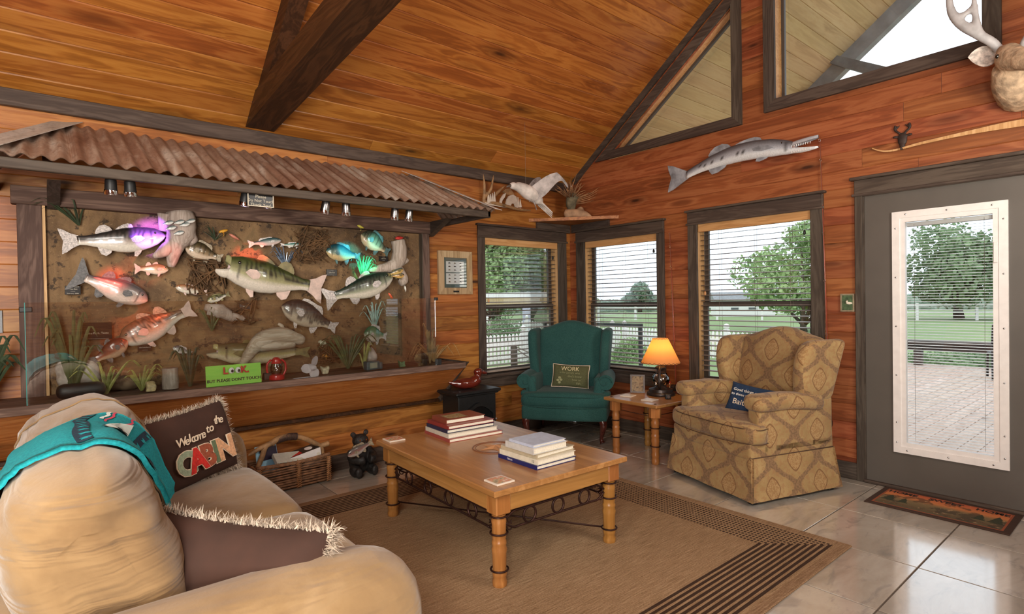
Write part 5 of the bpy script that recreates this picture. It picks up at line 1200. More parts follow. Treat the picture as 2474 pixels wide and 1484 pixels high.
for s in(-1,1):
    scroll((-lx,s*ly,0),(lx,s*ly,0),3,.342,.264,.039); scroll((s*lx,-ly,0),(s*lx,ly,0),4,.342,.264,.039)
g=G(); g.tube([(-lx+.03,-ly+.03,.09),(lx-.03,ly-.03,.095)],.005,6); g.tube([(-lx+.03,ly-.03,.095),(lx-.03,-ly+.03,.09)],.005,6); g.obj('cross_stretcher',M['iron'],ct,True)
st=G(); R1=.135; cc=(.012,-.008,ZT)
g=G(); g.tube([(cc[0]+R1*cos(2*PI*i/40),cc[1]+R1*sin(2*PI*i/40),ZT) for i in range(40)],.0045,6,closed=True); g.tube([(cc[0]+(R1-.016)*cos(2*PI*i/40),cc[1]+(R1-.016)*sin(2*PI*i/40),ZT-.001) for i in range(40)],.0035,6,closed=True); g.obj('star_ring',plain('dark brown ring',(120,74,46),.4),ct,True)
g=G(); g.v=[(cc[0],cc[1],ZT+.016)]
for i in range(10):
    a=PI/2+.25+i*PI/5; r=.105 if i%2==0 else .036; g.v.append((cc[0]+r*cos(a),cc[1]+r*sin(a),ZT+.001))
g.f=[(0,1+i,1+(i+1)%10) for i in range(10)]; g.obj('star',plain('copper star',(196,146,104),.35,.2),ct)
# books ------------------------------------------------------------
def book(label,x,y,z,w,d,h,rot,cover,title=None,spine='L',tint=None,group=None,cat='book',block=None):
    """w along x, d along y; spine on the -y side. z = underside"""
    t=thing('book',label,cat,(x,y,z),rot,group); m=plain('book cover',cover,.35,var=.05,sc=30)
    G().bb((-w/2,-d/2,0),(w/2,d/2,.003)).bb((-w/2,-d/2,h-.003),(w/2,d/2,h)).bb((-w/2,-d/2,.003),(-w/2+.004,d/2,h-.003)).obj('cover',m,t)
    G().bb((-w/2+.004,-d/2+.005,.003),(w/2-.005,d/2-.005,h-.003)).obj('pages',block or M['paper'],t)
    return t
bz=ZT
S1=(((150,70,64),'book at the bottom of the back stack, pale with red edge',.40,.335,.022,-.01,(214,196,186)),((196,190,176),'cream book second from the bottom of the back stack',.375,.30,.027,.01,None),((34,38,66),'navy blue book in the middle of the back stack',.355,.275,.022,.0,None),((132,48,44),'dark red book second from the top of the back stack',.35,.27,.022,.02,None),((126,62,46),'small brown book with a picture cover on top of the back stack',.29,.20,.026,-.02,None))
z=bz
for i,(c_,l,w,d,h,r,b) in enumerate(S1):
    bk=book('hardback '+l,-2.47+(.012,.0,-.006,.0,-.006)[i],-1.335+(0,.005,.01,.012,.03)[i],z,w,d,h,RT-.03+r,c_,group='hardbacks in the back stack on the coffee table')
    if i==4:
        k=N('book picture'); n=k.noise(k.obj(),28,4); k.P(Base_Color=k.ramp(n,[(.3,(84,70,50)),(.45,(176,150,104)),(.55,(110,110,76)),(.7,(206,190,160))]),Roughness=.35)
        G().bb((-.11,-.07,.0262),(.03,.05,.0266)).obj('cover_picture',k.m,bk)
    z+=h+.0004
S2=(((26,34,92),'navy blue book with a lettered spine at the bottom of the front stack',.285,.325,.022,0),((214,206,186),'white book second from the bottom of the front stack',.28,.315,.028,.02),((180,166,140),'tan and white book in the middle of the front stack',.285,.29,.022,.05),((198,196,192),'pale grey book second from the top of the front stack',.245,.235,.034,.0),((186,194,214),'thin pale blue book on top of the front stack',.235,.20,.014,.0))
z=bz
for i,(c_,l,w,d,h,r) in enumerate(S2):
    bk=book('hardback '+l,-2.50+(0,.004,.012,-.02,-.02)[i]-.008,-2.108+(0,.0,.006,-.02,-.03)[i],z,w,d,h,RT+.02+r,c_,group='hardbacks in the front stack on the coffee table')
    if i==0: text('lettering','TEXAS',.013,M['whiteink'],bk,(-w/2-.0006,.06,.011),(PI/2,0,-PI/2),.0003,space=1.3)
    if i==1: text('lettering','12',.018,M['blackink'],bk,(-w/2-.0006,-.12,.014),(PI/2,0,-PI/2),.0003)
    z+=h+.0004
# coasters
def coaster(label,x,y,z,r,c_):
    k=N('coaster picture'); o=k.obj(); n=k.noise(o,24,4); ex=k.math('MAXIMUM',k.math('ABSOLUTE',k.sep(o)[0]),k.math('ABSOLUTE',k.sep(o)[1]))
    k.P(Base_Color=k.mix(k.math('GREATER_THAN',ex,.046),k.ramp(n,[(.32,c_[0]),(.45,c_[1]),(.55,c_[2]),(.68,(222,208,184))]),c4((220,208,192))),Roughness=.3)
    o=G().bb((-.054,-.054,0),(.054,.054,.009),.0015).obj('coaster',k.m); o.location=(x,y,z); o.rotation_euler=(0,0,r); return tag(o,label,'coaster')
cs=((84,74,66),(196,170,120),(206,120,70))
coaster('square picture coaster on the near corner of the coffee table',-2.905,-2.275,ZT,RT+.75-.72,cs); coaster('square picture coaster on the far left corner of the coffee table',-2.885,-1.175,ZT,RT,((60,50,44),(220,200,160),(200,90,50)))
# ---------------------------------------------------------------- wing chairs
def damask():
    k=N('ogee damask'); uv=k.n('UVMap').outputs[0]; u,v=k.sep(uv)[:2]; w,h=.215,.35
    n0=k.noise(k.comb(u,v,0.0),7,3); n1=k.noise(k.comb(u,v,0.0),34,4,.65); n2=k.noise(k.comb(u,v,0.0),70,2)
    U=k.math('MULTIPLY',u,1/w); V=k.math('MULTIPLY',v,1/h)
    # ogee lattice: two interlaced sine curves
    sv=k.math('MULTIPLY',k.math('SINE',k.math('MULTIPLY',V,2*PI)),.23)
    def dist(off,sg):
        f=k.math('FRACT',k.math('ADD',k.math('ADD',k.math('MULTIPLY',U,.5),off),k.math('MULTIPLY',sv,sg)))
        return k.math('ABSOLUTE',k.math('SUBTRACT',f,.5))
    d1=k.math('MINIMUM',dist(0.25,1.0),dist(0.75,-1.0))
    band=k.math('SUBTRACT',1.0,k.smooth(k.math('MULTIPLY_ADD',k.math('SUBTRACT',n1,.5),.20,d1),.062,.076))
    # medallions in the centres of both sets of cells
    def med(ou,ov):
        a=k.math('ABSOLUTE',k.math('SUBTRACT',k.math('FRACT',k.math('ADD',k.math('MULTIPLY',U,.5),ou)),.5)); b=k.math('ABSOLUTE',k.math('SUBTRACT',k.math('FRACT',k.math('ADD',V,ov)),.5))
        return k.math('ADD',k.math('MULTIPLY',k.math('POWER',k.math('MULTIPLY',a,4.6),1.5),1.0),k.math('POWER',k.math('MULTIPLY',b,2.95),1.3))
    m=k.math('MINIMUM',med(0.25+.25,0.75),med(0.0,.25))
    mm=k.math('SUBTRACT',1.0,k.smooth(m,.60,.66)); line=k.math('MULTIPLY',k.smooth(m,.50,.56),mm)
    fil=k.math('MULTIPLY',k.math('GREATER_THAN',k.math('SINE',k.math('MULTIPLY_ADD',n1,34.,k.math('MULTIPLY',m,10.))),.2),mm)
    sc=k.math('MULTIPLY',k.smooth(n1,.50,.56),.55)
    base=k.ramp(n0,[(.3,(150,122,80)),(.7,(176,148,102))]); base=k.mix(sc,base,c4((156,116,78)))
    c=k.mix(k.math('MULTIPLY',band,.85),base,k.ramp(n2,[(.4,(112,88,66)),(.6,(142,110,82))])); c=k.mix(k.math('MULTIPLY',mm,.7),c,c4((150,112,72))); c=k.mix(k.math('MULTIPLY',fil,.6),c,c4((188,158,112))); c=k.mix(k.math('MULTIPLY',line,.8),c,c4((116,82,54)))
    k.P(Base_Color=c,Roughness=.85,Sheen_Weight=.15); k.b.inputs['Specular IOR Level'].default_value=.15; k.bump(n1,.2,.004); return k.m
M['damask']=damask()
k=N('green wool upholstery'); n=k.noise(k.obj(),120,3); n2=k.noise(k.obj(),3,3); k.P(Base_Color=k.mix(.4,k.ramp(n,[(.3,(32,68,68)),(.7,(54,94,90))]),k.ramp(n2,[(.3,(34,70,68)),(.7,(56,96,90))])),Roughness=.9,Sheen_Weight=.08); k.b.inputs['Specular IOR Level'].default_value=.15; k.bump(n,.3,.003); M['green']=k.m
M['mahog']=plain('dark red mahogany',(74,30,24),.25,var=.2,sc=30,coat=.5)
M['welt']=plain('dark piping',(84,60,40),.8)
def wing_chair(name,label,cat,loc,rot,m,W=.80,D=.74,seat=.46,top=1.12,kind='legs'):
    t=thing(name,label,cat,loc,rot); hw=W/2; fy=-D/2; a=.10
    sk=kind=='skirt'; zr=.30 if sk else .235
    # base rail
    G().rbox((0,.0,(zr+seat-.12)/2),(W-.06 if sk else W-.02,D-.04,seat-.12-zr+.04),.03,4,lambda p:Vector((p.x,p.y-(.035*(1-(p.x/hw)**2) if (p.y<0 and not sk) else 0),p.z))).obj('base_rail',m,t,True,uv='box')
    # seat cushion, T shaped in front
    g=G()
    def scf(p):
        q=Vector(p); 
        if q.y>fy+.22: q.x*=(hw-.125)/hw
        q.z+=.022*(1-(q.x/hw)**2)*(q.z>0); q.y-=(.03*(1-(q.x/hw)**2) if q.y<0 else 0); return q
    g.rbox((0,-.03,seat-.055),(W+.0,D-.10,.135),.055,9,scf); g.obj('seat_cushion',m,t,True,uv='box')
    for zz in(.045,-.05): G().tube(spline([(-hw+.02,fy+.16,seat-.055+zz),(-hw+.01,fy+.06,seat-.055+zz),(-hw*.6,fy-.008,seat-.055+zz*1.05),(0,fy-.025,seat-.055+zz*1.1),(hw*.6,fy-.008,seat-.055+zz*1.05),(hw-.01,fy+.06,seat-.055+zz),(hw-.02,fy+.16,seat-.055+zz)],5),.0035,5).obj('piping',M['welt'] if sk else m,t,True)
    # backrest with arched top
    bh=top-seat+.06; lean=.13 if sk else .14
    def bf(p):
        q=Vector(p); k=(q.z+bh/2)/bh; q.z+= (.085 if not sk else .075)*(cos(max(-1,min(1,q.x/(hw-.07)))*PI)*.5+.5-.75)*max(0,(k-.55)/.45)
        q.y+= .035*(1-(q.x/(hw*.8))**2)*sin(k*PI)*(-1 if q.y<0 else .2) + lean*(max(0,k)**1.3)*.9; return q
    G().rbox((0,D/2-.16,seat-.06+bh/2-.01),(W-.17,.14,bh),.055,9,bf).obj('backrest',m,t,True,uv='box')
    for s in(-1,1):
        # wings
        wh=(top-.07)-(seat+.13)
        def wf(p,s=s):
            q=Vector(p); k=(q.z+wh/2)/wh; cut=.0
            if q.y<0: q.y*= .50+.62*max(0,sin(min(1,k*1.05)*PI*.62))
            q.y+=lean*(k*.85); q.x+=s*(.035*k); q.z-=.05*max(0,-q.y/.2)*(k>.8); return q
        G().rbox((s*(hw-.075),D/2-.21,seat+.13+wh/2),(.095 if not sk else .11,.36,wh),.045,7,wf).obj('wing',m,t,True,uv='box')
        # outer side
        sh=seat+.17-zr
        G().rbox((s*(hw-.085),.045,zr+sh/2),(.11,D-.13,sh),.035,5).obj('side_panel',m,t,True,uv='box')
        az=seat+.165
        if sk:
            G().rbox((s*(hw-.075),-.035,az-.01),(.17,D-.19,.115),.052,6,lambda p:Vector((p.x,p.y,p.z-.03*max(0,p.y/.3)))).obj('arm_pad',m,t,True,uv='box')
            G().rbox((s*(hw-.085),fy+.12,seat+.03),(.10,.05,.20),.022,3).obj('arm_front',m,t,True,uv='box')
        else:
            g=G(); n=22
            def roll(u,v,s=s):
                an=2*PI*v; r=.072+.006*sin(u*PI); y=lerp(fy+.10,D/2-.16,u); return (s*(hw-.035+.01*(1-u))+r*cos(an),y,az-.045+.01*u+r*sin(an))
            g.grid(10,n,roll,cv=True); g.f=[f[::-1] for f in g.f]; g.f.append(tuple(range(n))); g.f.append(tuple(range(9*n,10*n))[::-1]); g.obj('arm_roll',m,t,True,50,uv='box')
            g=G(); c=(s*(hw-.035),fy+.098,az-.045); g.tube([(c[0]+s*(r)*cos(a_),c[1]-.002,c[2]+r*sin(a_)) for a_,r in[(i*.35,.068-.003*i) for i in range(20)]],.005,5); g.obj('arm_scroll',m,t,True)
            G().rbox((s*(hw-.105),fy+.13,seat+.05),(.085,.07,.21),.03,3,lambda p,s=s:Vector((p.x+s*.03*max(0,p.z/.1),p.y,p.z))).obj('arm_front',m,t,True,uv='box')
            G().rbox((s*(hw-.03),fy+.17,seat-.0),(.085,.16,.06),.028,3).obj('cushion_ear',m,t,True,uv='box')
    if sk:
        for nm,p0,p1 in(('f',(-hw,fy),(hw,fy)),('b',(hw,D/2),(-hw,D/2)),('l',(-hw,D/2),(-hw,fy)),('r',(hw,fy),(hw,D/2))):
            g=G(); A=Vector((p0[0],p0[1],0)); B=Vector((p1[0],p1[1],0)); d=(B-A).normalized(); out=d.cross(Vector((0,0,1)))
            def skf(u,v,lay=0):
                e=.016+.003; uu=lerp(e/(B-A).length,1-e/(B-A).length,u) ; p=A.lerp(B,uu); fl=.035*(1-v)**1.2+.004*sin(u*14)*(1-v); return tuple(p-out*(.03+lay)+out*fl*1.0+d*((u-.5)*2*.030*(1-v))+Vector((0,0,lerp(.028,zr+.005,v))))
            g.grid(26,6,skf); k=len(g.v); g.grid(26,6,lambda u,v:skf(u,v,.006)); 
            for i in range(25*5,len(g.f)): g.f[i]=g.f[i][::-1]
            g.obj('skirt',m,t,True,uv='box')
        G().tube([(-hw+.03,fy+.028,zr+.004),(hw-.03,fy+.028,zr+.004),(hw-.03,D/2-.03,zr+.004)],.004,5).obj('piping',M['welt'],t,True)
        for x in(-hw+.05,hw-.05):
            for y in(fy+.05,D/2-.05): G().bb((x-.022,y-.022,0),(x+.022,y+.022,.08),.003).obj('leg',M['black'],t)
            G().rbox((x*1.0,fy+.045,.16),(.05,.05,.27),.01,2).obj('skirt_pleat',m,t,True,uv='box')
    else:
        for s in(-1,1):
            g=G(); x,y=s*(hw-.07),fy+.07; P=spline([(x,y,.25),(x+s*.022,y-.022,.19),(x+s*.008,y-.008,.10),(x,y,.04),(x+s*.012,y-.012,.012)],5); k=len(P); g.tube(P,[interp(i/(k-1),[0,.25,.6,.85,1],[.040,.036,.020,.017,.030]) for i in range(k)],12); g.obj('leg',M['mahog'],t,True)
            g=G(); g.tube([(s*(hw-.10),D/2-.09,.25),(s*(hw-.10),D/2-.05,0)],[.028,.020],8); g.obj('leg',M['mahog'],t,True)
    return t
gc=wing_chair('green_wing_chair','dark green wing chair with rolled arms in the room corner','chair',(-.56,-.44,0),math.radians(-54),M['green'],.84,.70,.455,1.135)
rc=wing_chair('patterned_wing_chair','tan and brown damask wing chair with a skirt beside the door','chair',(-.578,-2.325,0),math.radians(-108),M['damask'],.86,.80,.50,1.125,'skirt')
# cushions on the chairs
M['olive']=plain('olive tapestry',(84,86,56),.95,var=.12,sc=120)
def chair_pillow(name,label,chair,m,w,h,t_,x,y,z,tilt,roll,pip,yaw=0):
    mw=Matrix.Translation(chair.location)@Matrix.Rotation(chair.rotation_euler.z,4,'Z')@Matrix.Translation((x,y,z))@Matrix.Rotation(yaw,4,'Z')@Matrix.Rotation(tilt,4,'X')@Matrix.Rotation(roll,4,'Y')
    return pillow(name,label,m,w,h,t_,mw,5,None,pip)
pk,fk=chair_pillow('work_pillow','small olive WORK lettered pillow on the green wing chair',gc,M['olive'],.37,.23,.11,.03,-.02,.60,-.30,.05,M['cream'])
M['creamthread']=plain('cream thread',(216,204,160),.9); M['sagethread']=plain('sage thread',(140,142,104),.9)
def lines(pl,fn,w,h,L):
    for s_,sz,x,z,m in L: text('lettering',s_,sz,m,pl,(x,on_face(fn,w,h,x,z)-.005,z),(PI/2,0,0),.0008)
lines(pk,fk,.37,.23,[('WORK',.058,.0,.062,M['creamthread']),('is for people who',.028,.0,.022,M['sagethread']),("don't know",.030,.05,-.012,M['sagethread']),('how to',.030,.07,-.045,M['sagethread']),('fish',.032,.09,-.078,M['sagethread'])])
for i,(x,z) in enumerate(((-.10,-.03),(-.085,-.05),(-.115,-.055),(-.10,-.075))): G().ell((x,on_face(fk,.37,.23,x,z),z),(.018,.003,.013),8,6).obj('stitched_motif',M['sagethread'],pk,True)
M['navy']=plain('navy canvas',(30,52,82),.9,var=.15,sc=40)
pn,fb=chair_pillow('bait_pillow','small navy pillow lettered Bait tucked in the damask wing chair',rc,M['navy'],.34,.22,.10,.055,-.03,.605,-.42,.14,None,.42)
lines(pn,fb,.34,.22,[('Good things come',.030,-.01,.045,M['whiteink']),('to those who',.028,-.05,.01,M['whiteink']),('Bait',.058,-.06,-.045,M['cream'])])
G().ell((.06,on_face(fb,.34,.22,.06,-.03)+.002,-.03),(.045,.004,.022),12,8).obj('printed_fish',plain('printed fish',(206,180,150),.8,var=.2,sc=60),pn,True)
# ---------------------------------------------------------------- side table
sx0=thing('side_table','small pine side table between the two wing chairs','table',(-.52,-1.41,0),math.radians(-3)); hs=.29; zs=.50
G().bb((-hs,-hs,zs-.028),(hs,hs,zs),.005).obj('tabletop',M['pine_x'],sx0)
for x in(-1,1):
    for y in(-1,1):
        g=G(); g.lathe([(r*.95,z*1.08) for r,z in LP],16,(x*.215,y*.215,0)); g.obj('leg',M['pine_z'],sx0,True,50); G().lathe([(.05,.385),(.05,.472)],8,(x*.215,y*.215,0)).obj('corner_block',M['pine_z'],sx0); iron_leg(sx0,x*.215,y*.215,1.0,(.15,.30),.040)
g=G(); g.tube([(-.2,.2,.39),(0,0,.33),(.2,-.2,.39)],.003,5); g.tube([(-.2,-.2,.39),(0,0,.33),(.2,.2,.39)],.003,5); g.obj('iron_brace',M['iron'],sx0,True)
for x,y in((-.24,.24),(-.24,-.24),(.24,-.24)): G().lathe([(.012,zs),(.010,zs+.003),(.002,zs+.004)],10,(x,y,0)).obj('iron_stud',M['iron'],sx0,True)
coaster('pale coaster at the left corner of the side table',-.62,-1.24,zs,.2,((200,190,180),(214,206,196),(206,196,188))); coaster('pale coaster near the front corner of the side table',-.66,-1.50,zs,.1,((196,186,176),(214,206,196),(206,196,188)))
t=thing('small_clock','tiny black cube clock on the front of the side table','clock',(-.50,-1.57,zs),-.7); G().rbox((0,0,.021),(.048,.036,.042),.006,3).obj('case',M['black'],t,True); G().lathe([(.014,0),(.013,.002),(.001,.0022)],14).obj('dial',M['steel'],t); t.children[1].location=(-.0,-.0185,.022); t.children[1].rotation_euler=(PI/2,0,0)
# table lamp made from a lantern
lx0,ly0=-.36,-1.40
tl=thing('table_lamp','lantern based table lamp with a glowing amber parchment shade','lamp',(lx0,ly0,zs),.5); M['bronze']=plain('dark bronze',(52,42,38),.35,.5,var=.2)
G().lathe([(.095,0),(.098,.006),(.095,.022),(.085,.030),(.082,.055),(.045,.068),(.030,.085)],24).obj('base',M['bronze'],tl,True,40)
G().lathe([(.030,.085),(.055,.10),(.062,.13),(.058,.165),(.042,.19)],20,cap=False).obj('globe',glass('lamp globe glass',(.9,.88,.86),1.6,.06),tl,True)
G().lathe([(.044,.19),(.046,.20),(.030,.222),(.050,.235),(.050,.248),(.030,.258),(.012,.262),(.010,.40)],20).obj('burner_cap',M['bronze'],tl,True,40)
for s in(-1,1):
    for r_ in(0,): G().tube(spline([(s*.055,0,.06),(s*.092,0,.10),(s*.094,0,.16),(s*.068,0,.23),(s*.035,0,.255)],5),.0095,8).obj('side_tube',M['bronze'],tl,True)
G().tube([(.092,0,.13),(.115,0,.13)],.016,10).obj('switch_knob',M['bronze'],tl,True); G().lathe([(.004,.30),(.004,.33),(.022,.335),(.024,.40),(.018,.42)],10).obj('bulb',plain('lit bulb',(255,214,150),.4,emit=((255,196,110),8)),tl,True)
k=N('amber parchment shade'); tr=k.n('BsdfTranslucent',{'Color':c4((244,176,92))}); df=k.n('BsdfDiffuse',{'Color':c4((222,176,132))}); mx=k.n('MixShader',{0:.62,1:df.outputs[0],2:tr.outputs[0]}); k.t.links.new(mx.outputs[0],k.out.inputs[0])
G().lathe([(.067,.505),(.172,.285)],32,cap=False).obj('lamp_shade',k.m,tl,True)
for z,r,n in((.500,.069,14),(.291,.171,26)):
    g=G(); g.tube([(r*cos(2*PI*i/(n*4))*1.012,r*sin(2*PI*i/(n*4))*1.012,z+.005*sin(i*PI/2)) for i in range(n*4)],.0018,4,closed=True); g.obj('shade_lacing',M['bronze'],tl)
lamp('table_lamp_light','POINT',(lx0,ly0,zs+.40),None,5.5,(1,.62,.26),.03)
for o in tl.children:
    if o.name.split('.')[0] in('base','globe','side_tube','switch_knob'): o.scale=(1.28,1.28,1)
t=thing('photo_frame','small standing photo frame left of the table lamp','photo frame',(-.42,-1.19,zs),-.95,rot=(-.18,0,-.95))
k=N('brown photograph'); n=k.noise(k.obj(),30,4); k.P(Base_Color=k.ramp(n,[(.35,(44,30,24)),(.5,(140,120,90)),(.65,(96,70,50))]),Roughness=.6)
G().ring([(-.065,0),(.065,0),(.065,.165),(-.065,.165)],[(-.052,.013),(.052,.013),(.052,.152),(-.052,.152)],-.006,.006,lambda A,B,d:(A,d,B)).obj('frame',M['bronze'],t); G().bb((-.053,-.001,.012),(.053,.003,.153)).obj('photo',k.m,t)
# ---------------------------------------------------------------- stove heater
sv=thing('stove_heater','small black cast stove heater against the left wall under the duck','heater',(-1.64,-.255,0),0)
M['cast']=plain('black cast iron',(34,36,38),.42,.3,var=.1,sc=40)
G().bb((-.205,-.13,.07),(.205,.13,.545),.008).obj('body',M['cast'],sv); G().bb((-.245,-.165,.545),(.245,.165,.575),.010).obj('top_plate',M['cast'],sv); G().bb((-.225,-.148,.53),(.225,.148,.546),.005).obj('top_moulding',M['cast'],sv)
g=G(); arch=[(-.15+.3*i/14,.36+.085*sin(PI*i/14)) for i in range(15)]; g.prism([(-.15,.14)]+arch+[(.15,.14)],-.150,-.13,lambda A,B,d:(A,d,B)); g.obj('door',plain('dark stove glass',(22,24,26),.15),sv)
g=G(); ar=[(-.165,.14)]+[(-.165+.33*i/14,.37+.095*sin(PI*i/14)) for i in range(15)]+[(.165,.14)]; g.ring(ar,[(-.145,.155)]+[(-.145+.29*i/14,.355+.08*sin(PI*i/14)) for i in range(15)]+[(.145,.155)],-.162,-.13,lambda A,B,d:(A,d,B)); g.obj('door_frame',M['cast'],sv)
for x,z in((-.182,.36),(.18,.30)): G().tube([(x,-.13,z),(x,-.165,z)],[.012,.009],10).obj('knob',M['chrome'],sv,True)
for x in(-.17,.17):
    for y in(-.1,.1): G().tube([(x,y,.08),(x*1.08,y*1.1,0)],[.022,.016],8).obj('leg',M['cast'],sv,True)

# ---------------------------------------------------------------- animals, carvings and small things
def blob(g,name,m,parent,vox=.008,it=4):
    o=g.obj(name,m,parent,True); r=o.modifiers.new('join','REMESH'); r.mode='VOXEL'; r.voxel_size=vox; r.use_smooth_shade=True
    s=o.modifiers.new('smooth','SMOOTH'); s.iterations=it; s.factor=.5; return o
M['fur']=plain('black bear carving',(30,28,27),.55,var=.35,sc=50,bump=.6)
be=thing('bear_figurine','black bear cub figure sitting by the wall with a trout in its arms','figurine',(-2.665,-.185,0))
g=G(); g.ell((0,.01,.115),(.088,.078,.118)); g.ell((.0,-.005,.205),(.065,.055,.05)); g.ell((-.005,-.025,.272),(.066,.060,.054)); g.ell((-.002,-.088,.258),(.028,.038,.023)); g.ell((-.055,.0,.322),(.023,.014,.023)); g.ell((.055,.0,.326),(.023,.014,.023))
for s in(-1,1):
    g.tube(spline([(s*.07,.0,.19),(s*.088,-.05,.15),(s*.05,-.115,.14),(s*.02,-.125,.145)],4),[.034]*13,10); g.ell((s*.068,-.06,.05),(.042,.065,.048)); g.ell((s*.066,-.125,.045),(.030,.022,.042))
blob(g,'body',M['fur'],be,.0075,3)
for s in(-1,1): G().ell((-.004+s*.026,-.078,.283),(.007,.005,.007),8,6).obj('eye',plain('amber glass eye',(120,60,20),.05) if s<0 else bpy.data.materials['amber glass eye'],be,True); G().ell((s*.056-.001,-.012,.322),(.013,.006,.014),8,6).obj('ear_inside',plain('dark ear inside',(52,40,36),.8) if s<0 else bpy.data.materials['dark ear inside'],be,True)
G().ell((-.002,-.124,.262),(.011,.008,.008),10,6).obj('nose',M['blackgloss'],be,True)
fish('carved_trout','rainbow trout carving held across the chest of the bear cub',(-2.832,.205),(-2.655,.268),.072,BASS,'plain',((86,88,84),(176,120,112),(206,196,186)),y=-.335,fincol=M['fin'],fins='sun',flare=.9)
# basket
bk=thing('antler_basket','twig magazine basket with an antler handle by the wall','basket',(-3.19,-.10,0),math.radians(2)); M['twig']=plain('peeled twigs',(128,94,68),.75,var=.3,sc=25,bump=.4); M['twig2']=plain('light twig lacing',(170,122,78),.75,var=.2,sc=30); M['antler']=plain('tan antler',(150,116,80),.55,var=.25,sc=18,bump=.3)
BW,BD,BH=.25,.105,.20; rr=random.Random(3)
G().bb((-BW,-BD,.012),(BW,BD,.022)).obj('bottom',M['twig'],bk)
for i in range(10):
    z=.022+i*.0185; e=1+.06*(z/BH)
    for s in(-1,1):
        G().tube([(-BW*e+rr.uniform(-.012,.012),s*BD*e,z+rr.uniform(-.003,.003)),(0,s*BD*e*1.01,z+rr.uniform(-.003,.003)),(BW*e+rr.uniform(-.012,.012),s*BD*e,z+rr.uniform(-.003,.003))],.0085*rr.uniform(.8,1.1),7).obj('twig',M['twig'],bk,True)
        G().tube([(s*BW*e,-BD*e,z+.006),(s*BW*e,BD*e,z+.006)],.008,7).obj('twig',M['twig'],bk,True)
G().tube(spline([(-BW*1.07,-BD*1.07,BH+.008),(0,-BD*1.1,BH-.004),(BW*1.07,-BD*1.07,BH+.012)],6),.013,8).obj('rim',M['twig'],bk,True); G().tube(spline([(-BW*1.07,BD*1.07,BH+.008),(0,BD*1.1,BH-.004),(BW*1.07,BD*1.07,BH+.012)],6),.013,8).obj('rim',M['twig'],bk,True)
for x in(-.99,.10,.99):
    G().tube([(x*BW*1.0,-BD*1.02-.010,.01),(x*BW*1.05,-BD*1.08-.010,BH)],.010,7).obj('stake',M['twig'],bk,True)
    g=G(); 
    for i in range(12): z=.016+i*.0155; g.tube([(x*BW*1.03-.020,-BD*1.06-.016,z),(x*BW*1.03,-BD*1.06-.024,z+.008),(x*BW*1.03+.020,-BD*1.06-.016,z+.016)],.0022,4); g.tube([(x*BW*1.03+.020,-BD*1.06-.016,z),(x*BW*1.03,-BD*1.06-.024,z+.008),(x*BW*1.03-.020,-BD*1.06-.016,z+.016)],.0022,4)
    g.obj('lacing',M['twig2'],bk,True)
g=G()
for i in range(14): x=-BW+.02+i*.035; g.tube([(x,-BD*1.08-.016,BH-.012),(x+.006,-BD*1.08-.004,BH+.016),(x+.012,-BD*1.08+.014,BH+.0)],.0022,4)
g.obj('rim_lacing',M['twig2'],bk,True)
g=G(); P=spline([(.245,.0,.16),(.252,.0,.235),(.20,.0,.285),(.10,.0,.345),(.0,.0,.372),(-.08,.0,.365),(-.125,.0,.335)],6); g.tube(P,[interp(i/(len(P)-1),[0,.3,.7,1],[.020,.019,.020,.022]) for i in range(len(P))],10)
P=spline([(-.115,.0,.345),(-.165,.0,.325),(-.19,.0,.26),(-.22,.0,.19),(-.25,.0,.13)],5); g.tube(P,[interp(i/(len(P)-1),[0,.5,1],[.021,.019,.016]) for i in range(len(P))],10)
P=spline([(-.15,.0,.335),(-.21,-.0,.318),(-.265,-.0,.292),(-.285,-.0,.284)],5); g.tube(P,[interp(i/(len(P)-1),[0,.6,1],[.020,.014,.005]) for i in range(len(P))],10); g.tube([(.24,0,.255),(.30,0,.262),(.31,0,.262)],[.019,.021,.022],10); g.obj('antler_handle',M['antler'],bk,True)
g=G()
for i in range(14): a=lerp(-.075,.06,i/13); g.tube([(a+.021*cos(q*PI/4)*.25,.023*cos(q*PI/4+1.5),.368-.02*(a/.1)**2+.024*sin(q*PI/4+1.5)) for q in range(8)],.0042,5,closed=True)
g.obj('handle_wrap',plain('dark leather wrap',(70,50,46),.7,var=.2,sc=40),bk,True)
def mag(name,label,cat,x,y,z,w,d,h,rot,c_,rots=(0,0,0)):
    t=thing(name,label,cat,(x,y,z),0,rot=(rots[0],rots[1],rot)); G().bb((-w/2,-d/2,0),(w/2,d/2,h),.002).obj('cover',plain(name+' cover',c_,.35,var=.06,sc=20),t); return t
t=mag('magazine','pale blue magazine standing in the left of the twig basket','magazine',-3.325,-.10,.06,.17,.012,.27,.30,(150,196,222),(-.2,0,0)); G().bb((-.055,-.0075,.16),(.08,-.0065,.25)).obj('cover_panel',plain('dark cover panel',(44,34,54),.35),t)
t=mag('game_box','grey domino game box lying on the basket, lettered on its edge','box',-3.215,-.135,.205,.20,.10,.034,.12,(196,196,184),(.55,.10,0)); text('lettering','DOMINOES',.026,M['blackink'],t,(-.01,-.051,.017),(PI/2,0,0),.0005); G().bb((.0,-.0515,.001),(.10,-.0505,.016)).obj('dark_label',M['plaque'],t)
t=mag('checkers_box','black and white game box with red lettering in the right of the basket','box',-3.075,-.09,.13,.24,.11,.12,.10,(34,32,34),(.10,-.16,0)); G().bb((-.12,-.0565,.0),(.12,-.0552,.12)).obj('white_side',M['white'],t); 
for x,c_ in((-.05,'redink'),(-.01,'blackink')): G().lathe([(.020,0),(.019,.004),(.001,.0042)],16).obj('checker',M[c_],t,True); 
for i,o in enumerate([c for c in t.children if c.name.startswith('checker')]): o.location=((-.07,-.025)[i],-.0555,.06); o.rotation_euler=(PI/2,0,0)
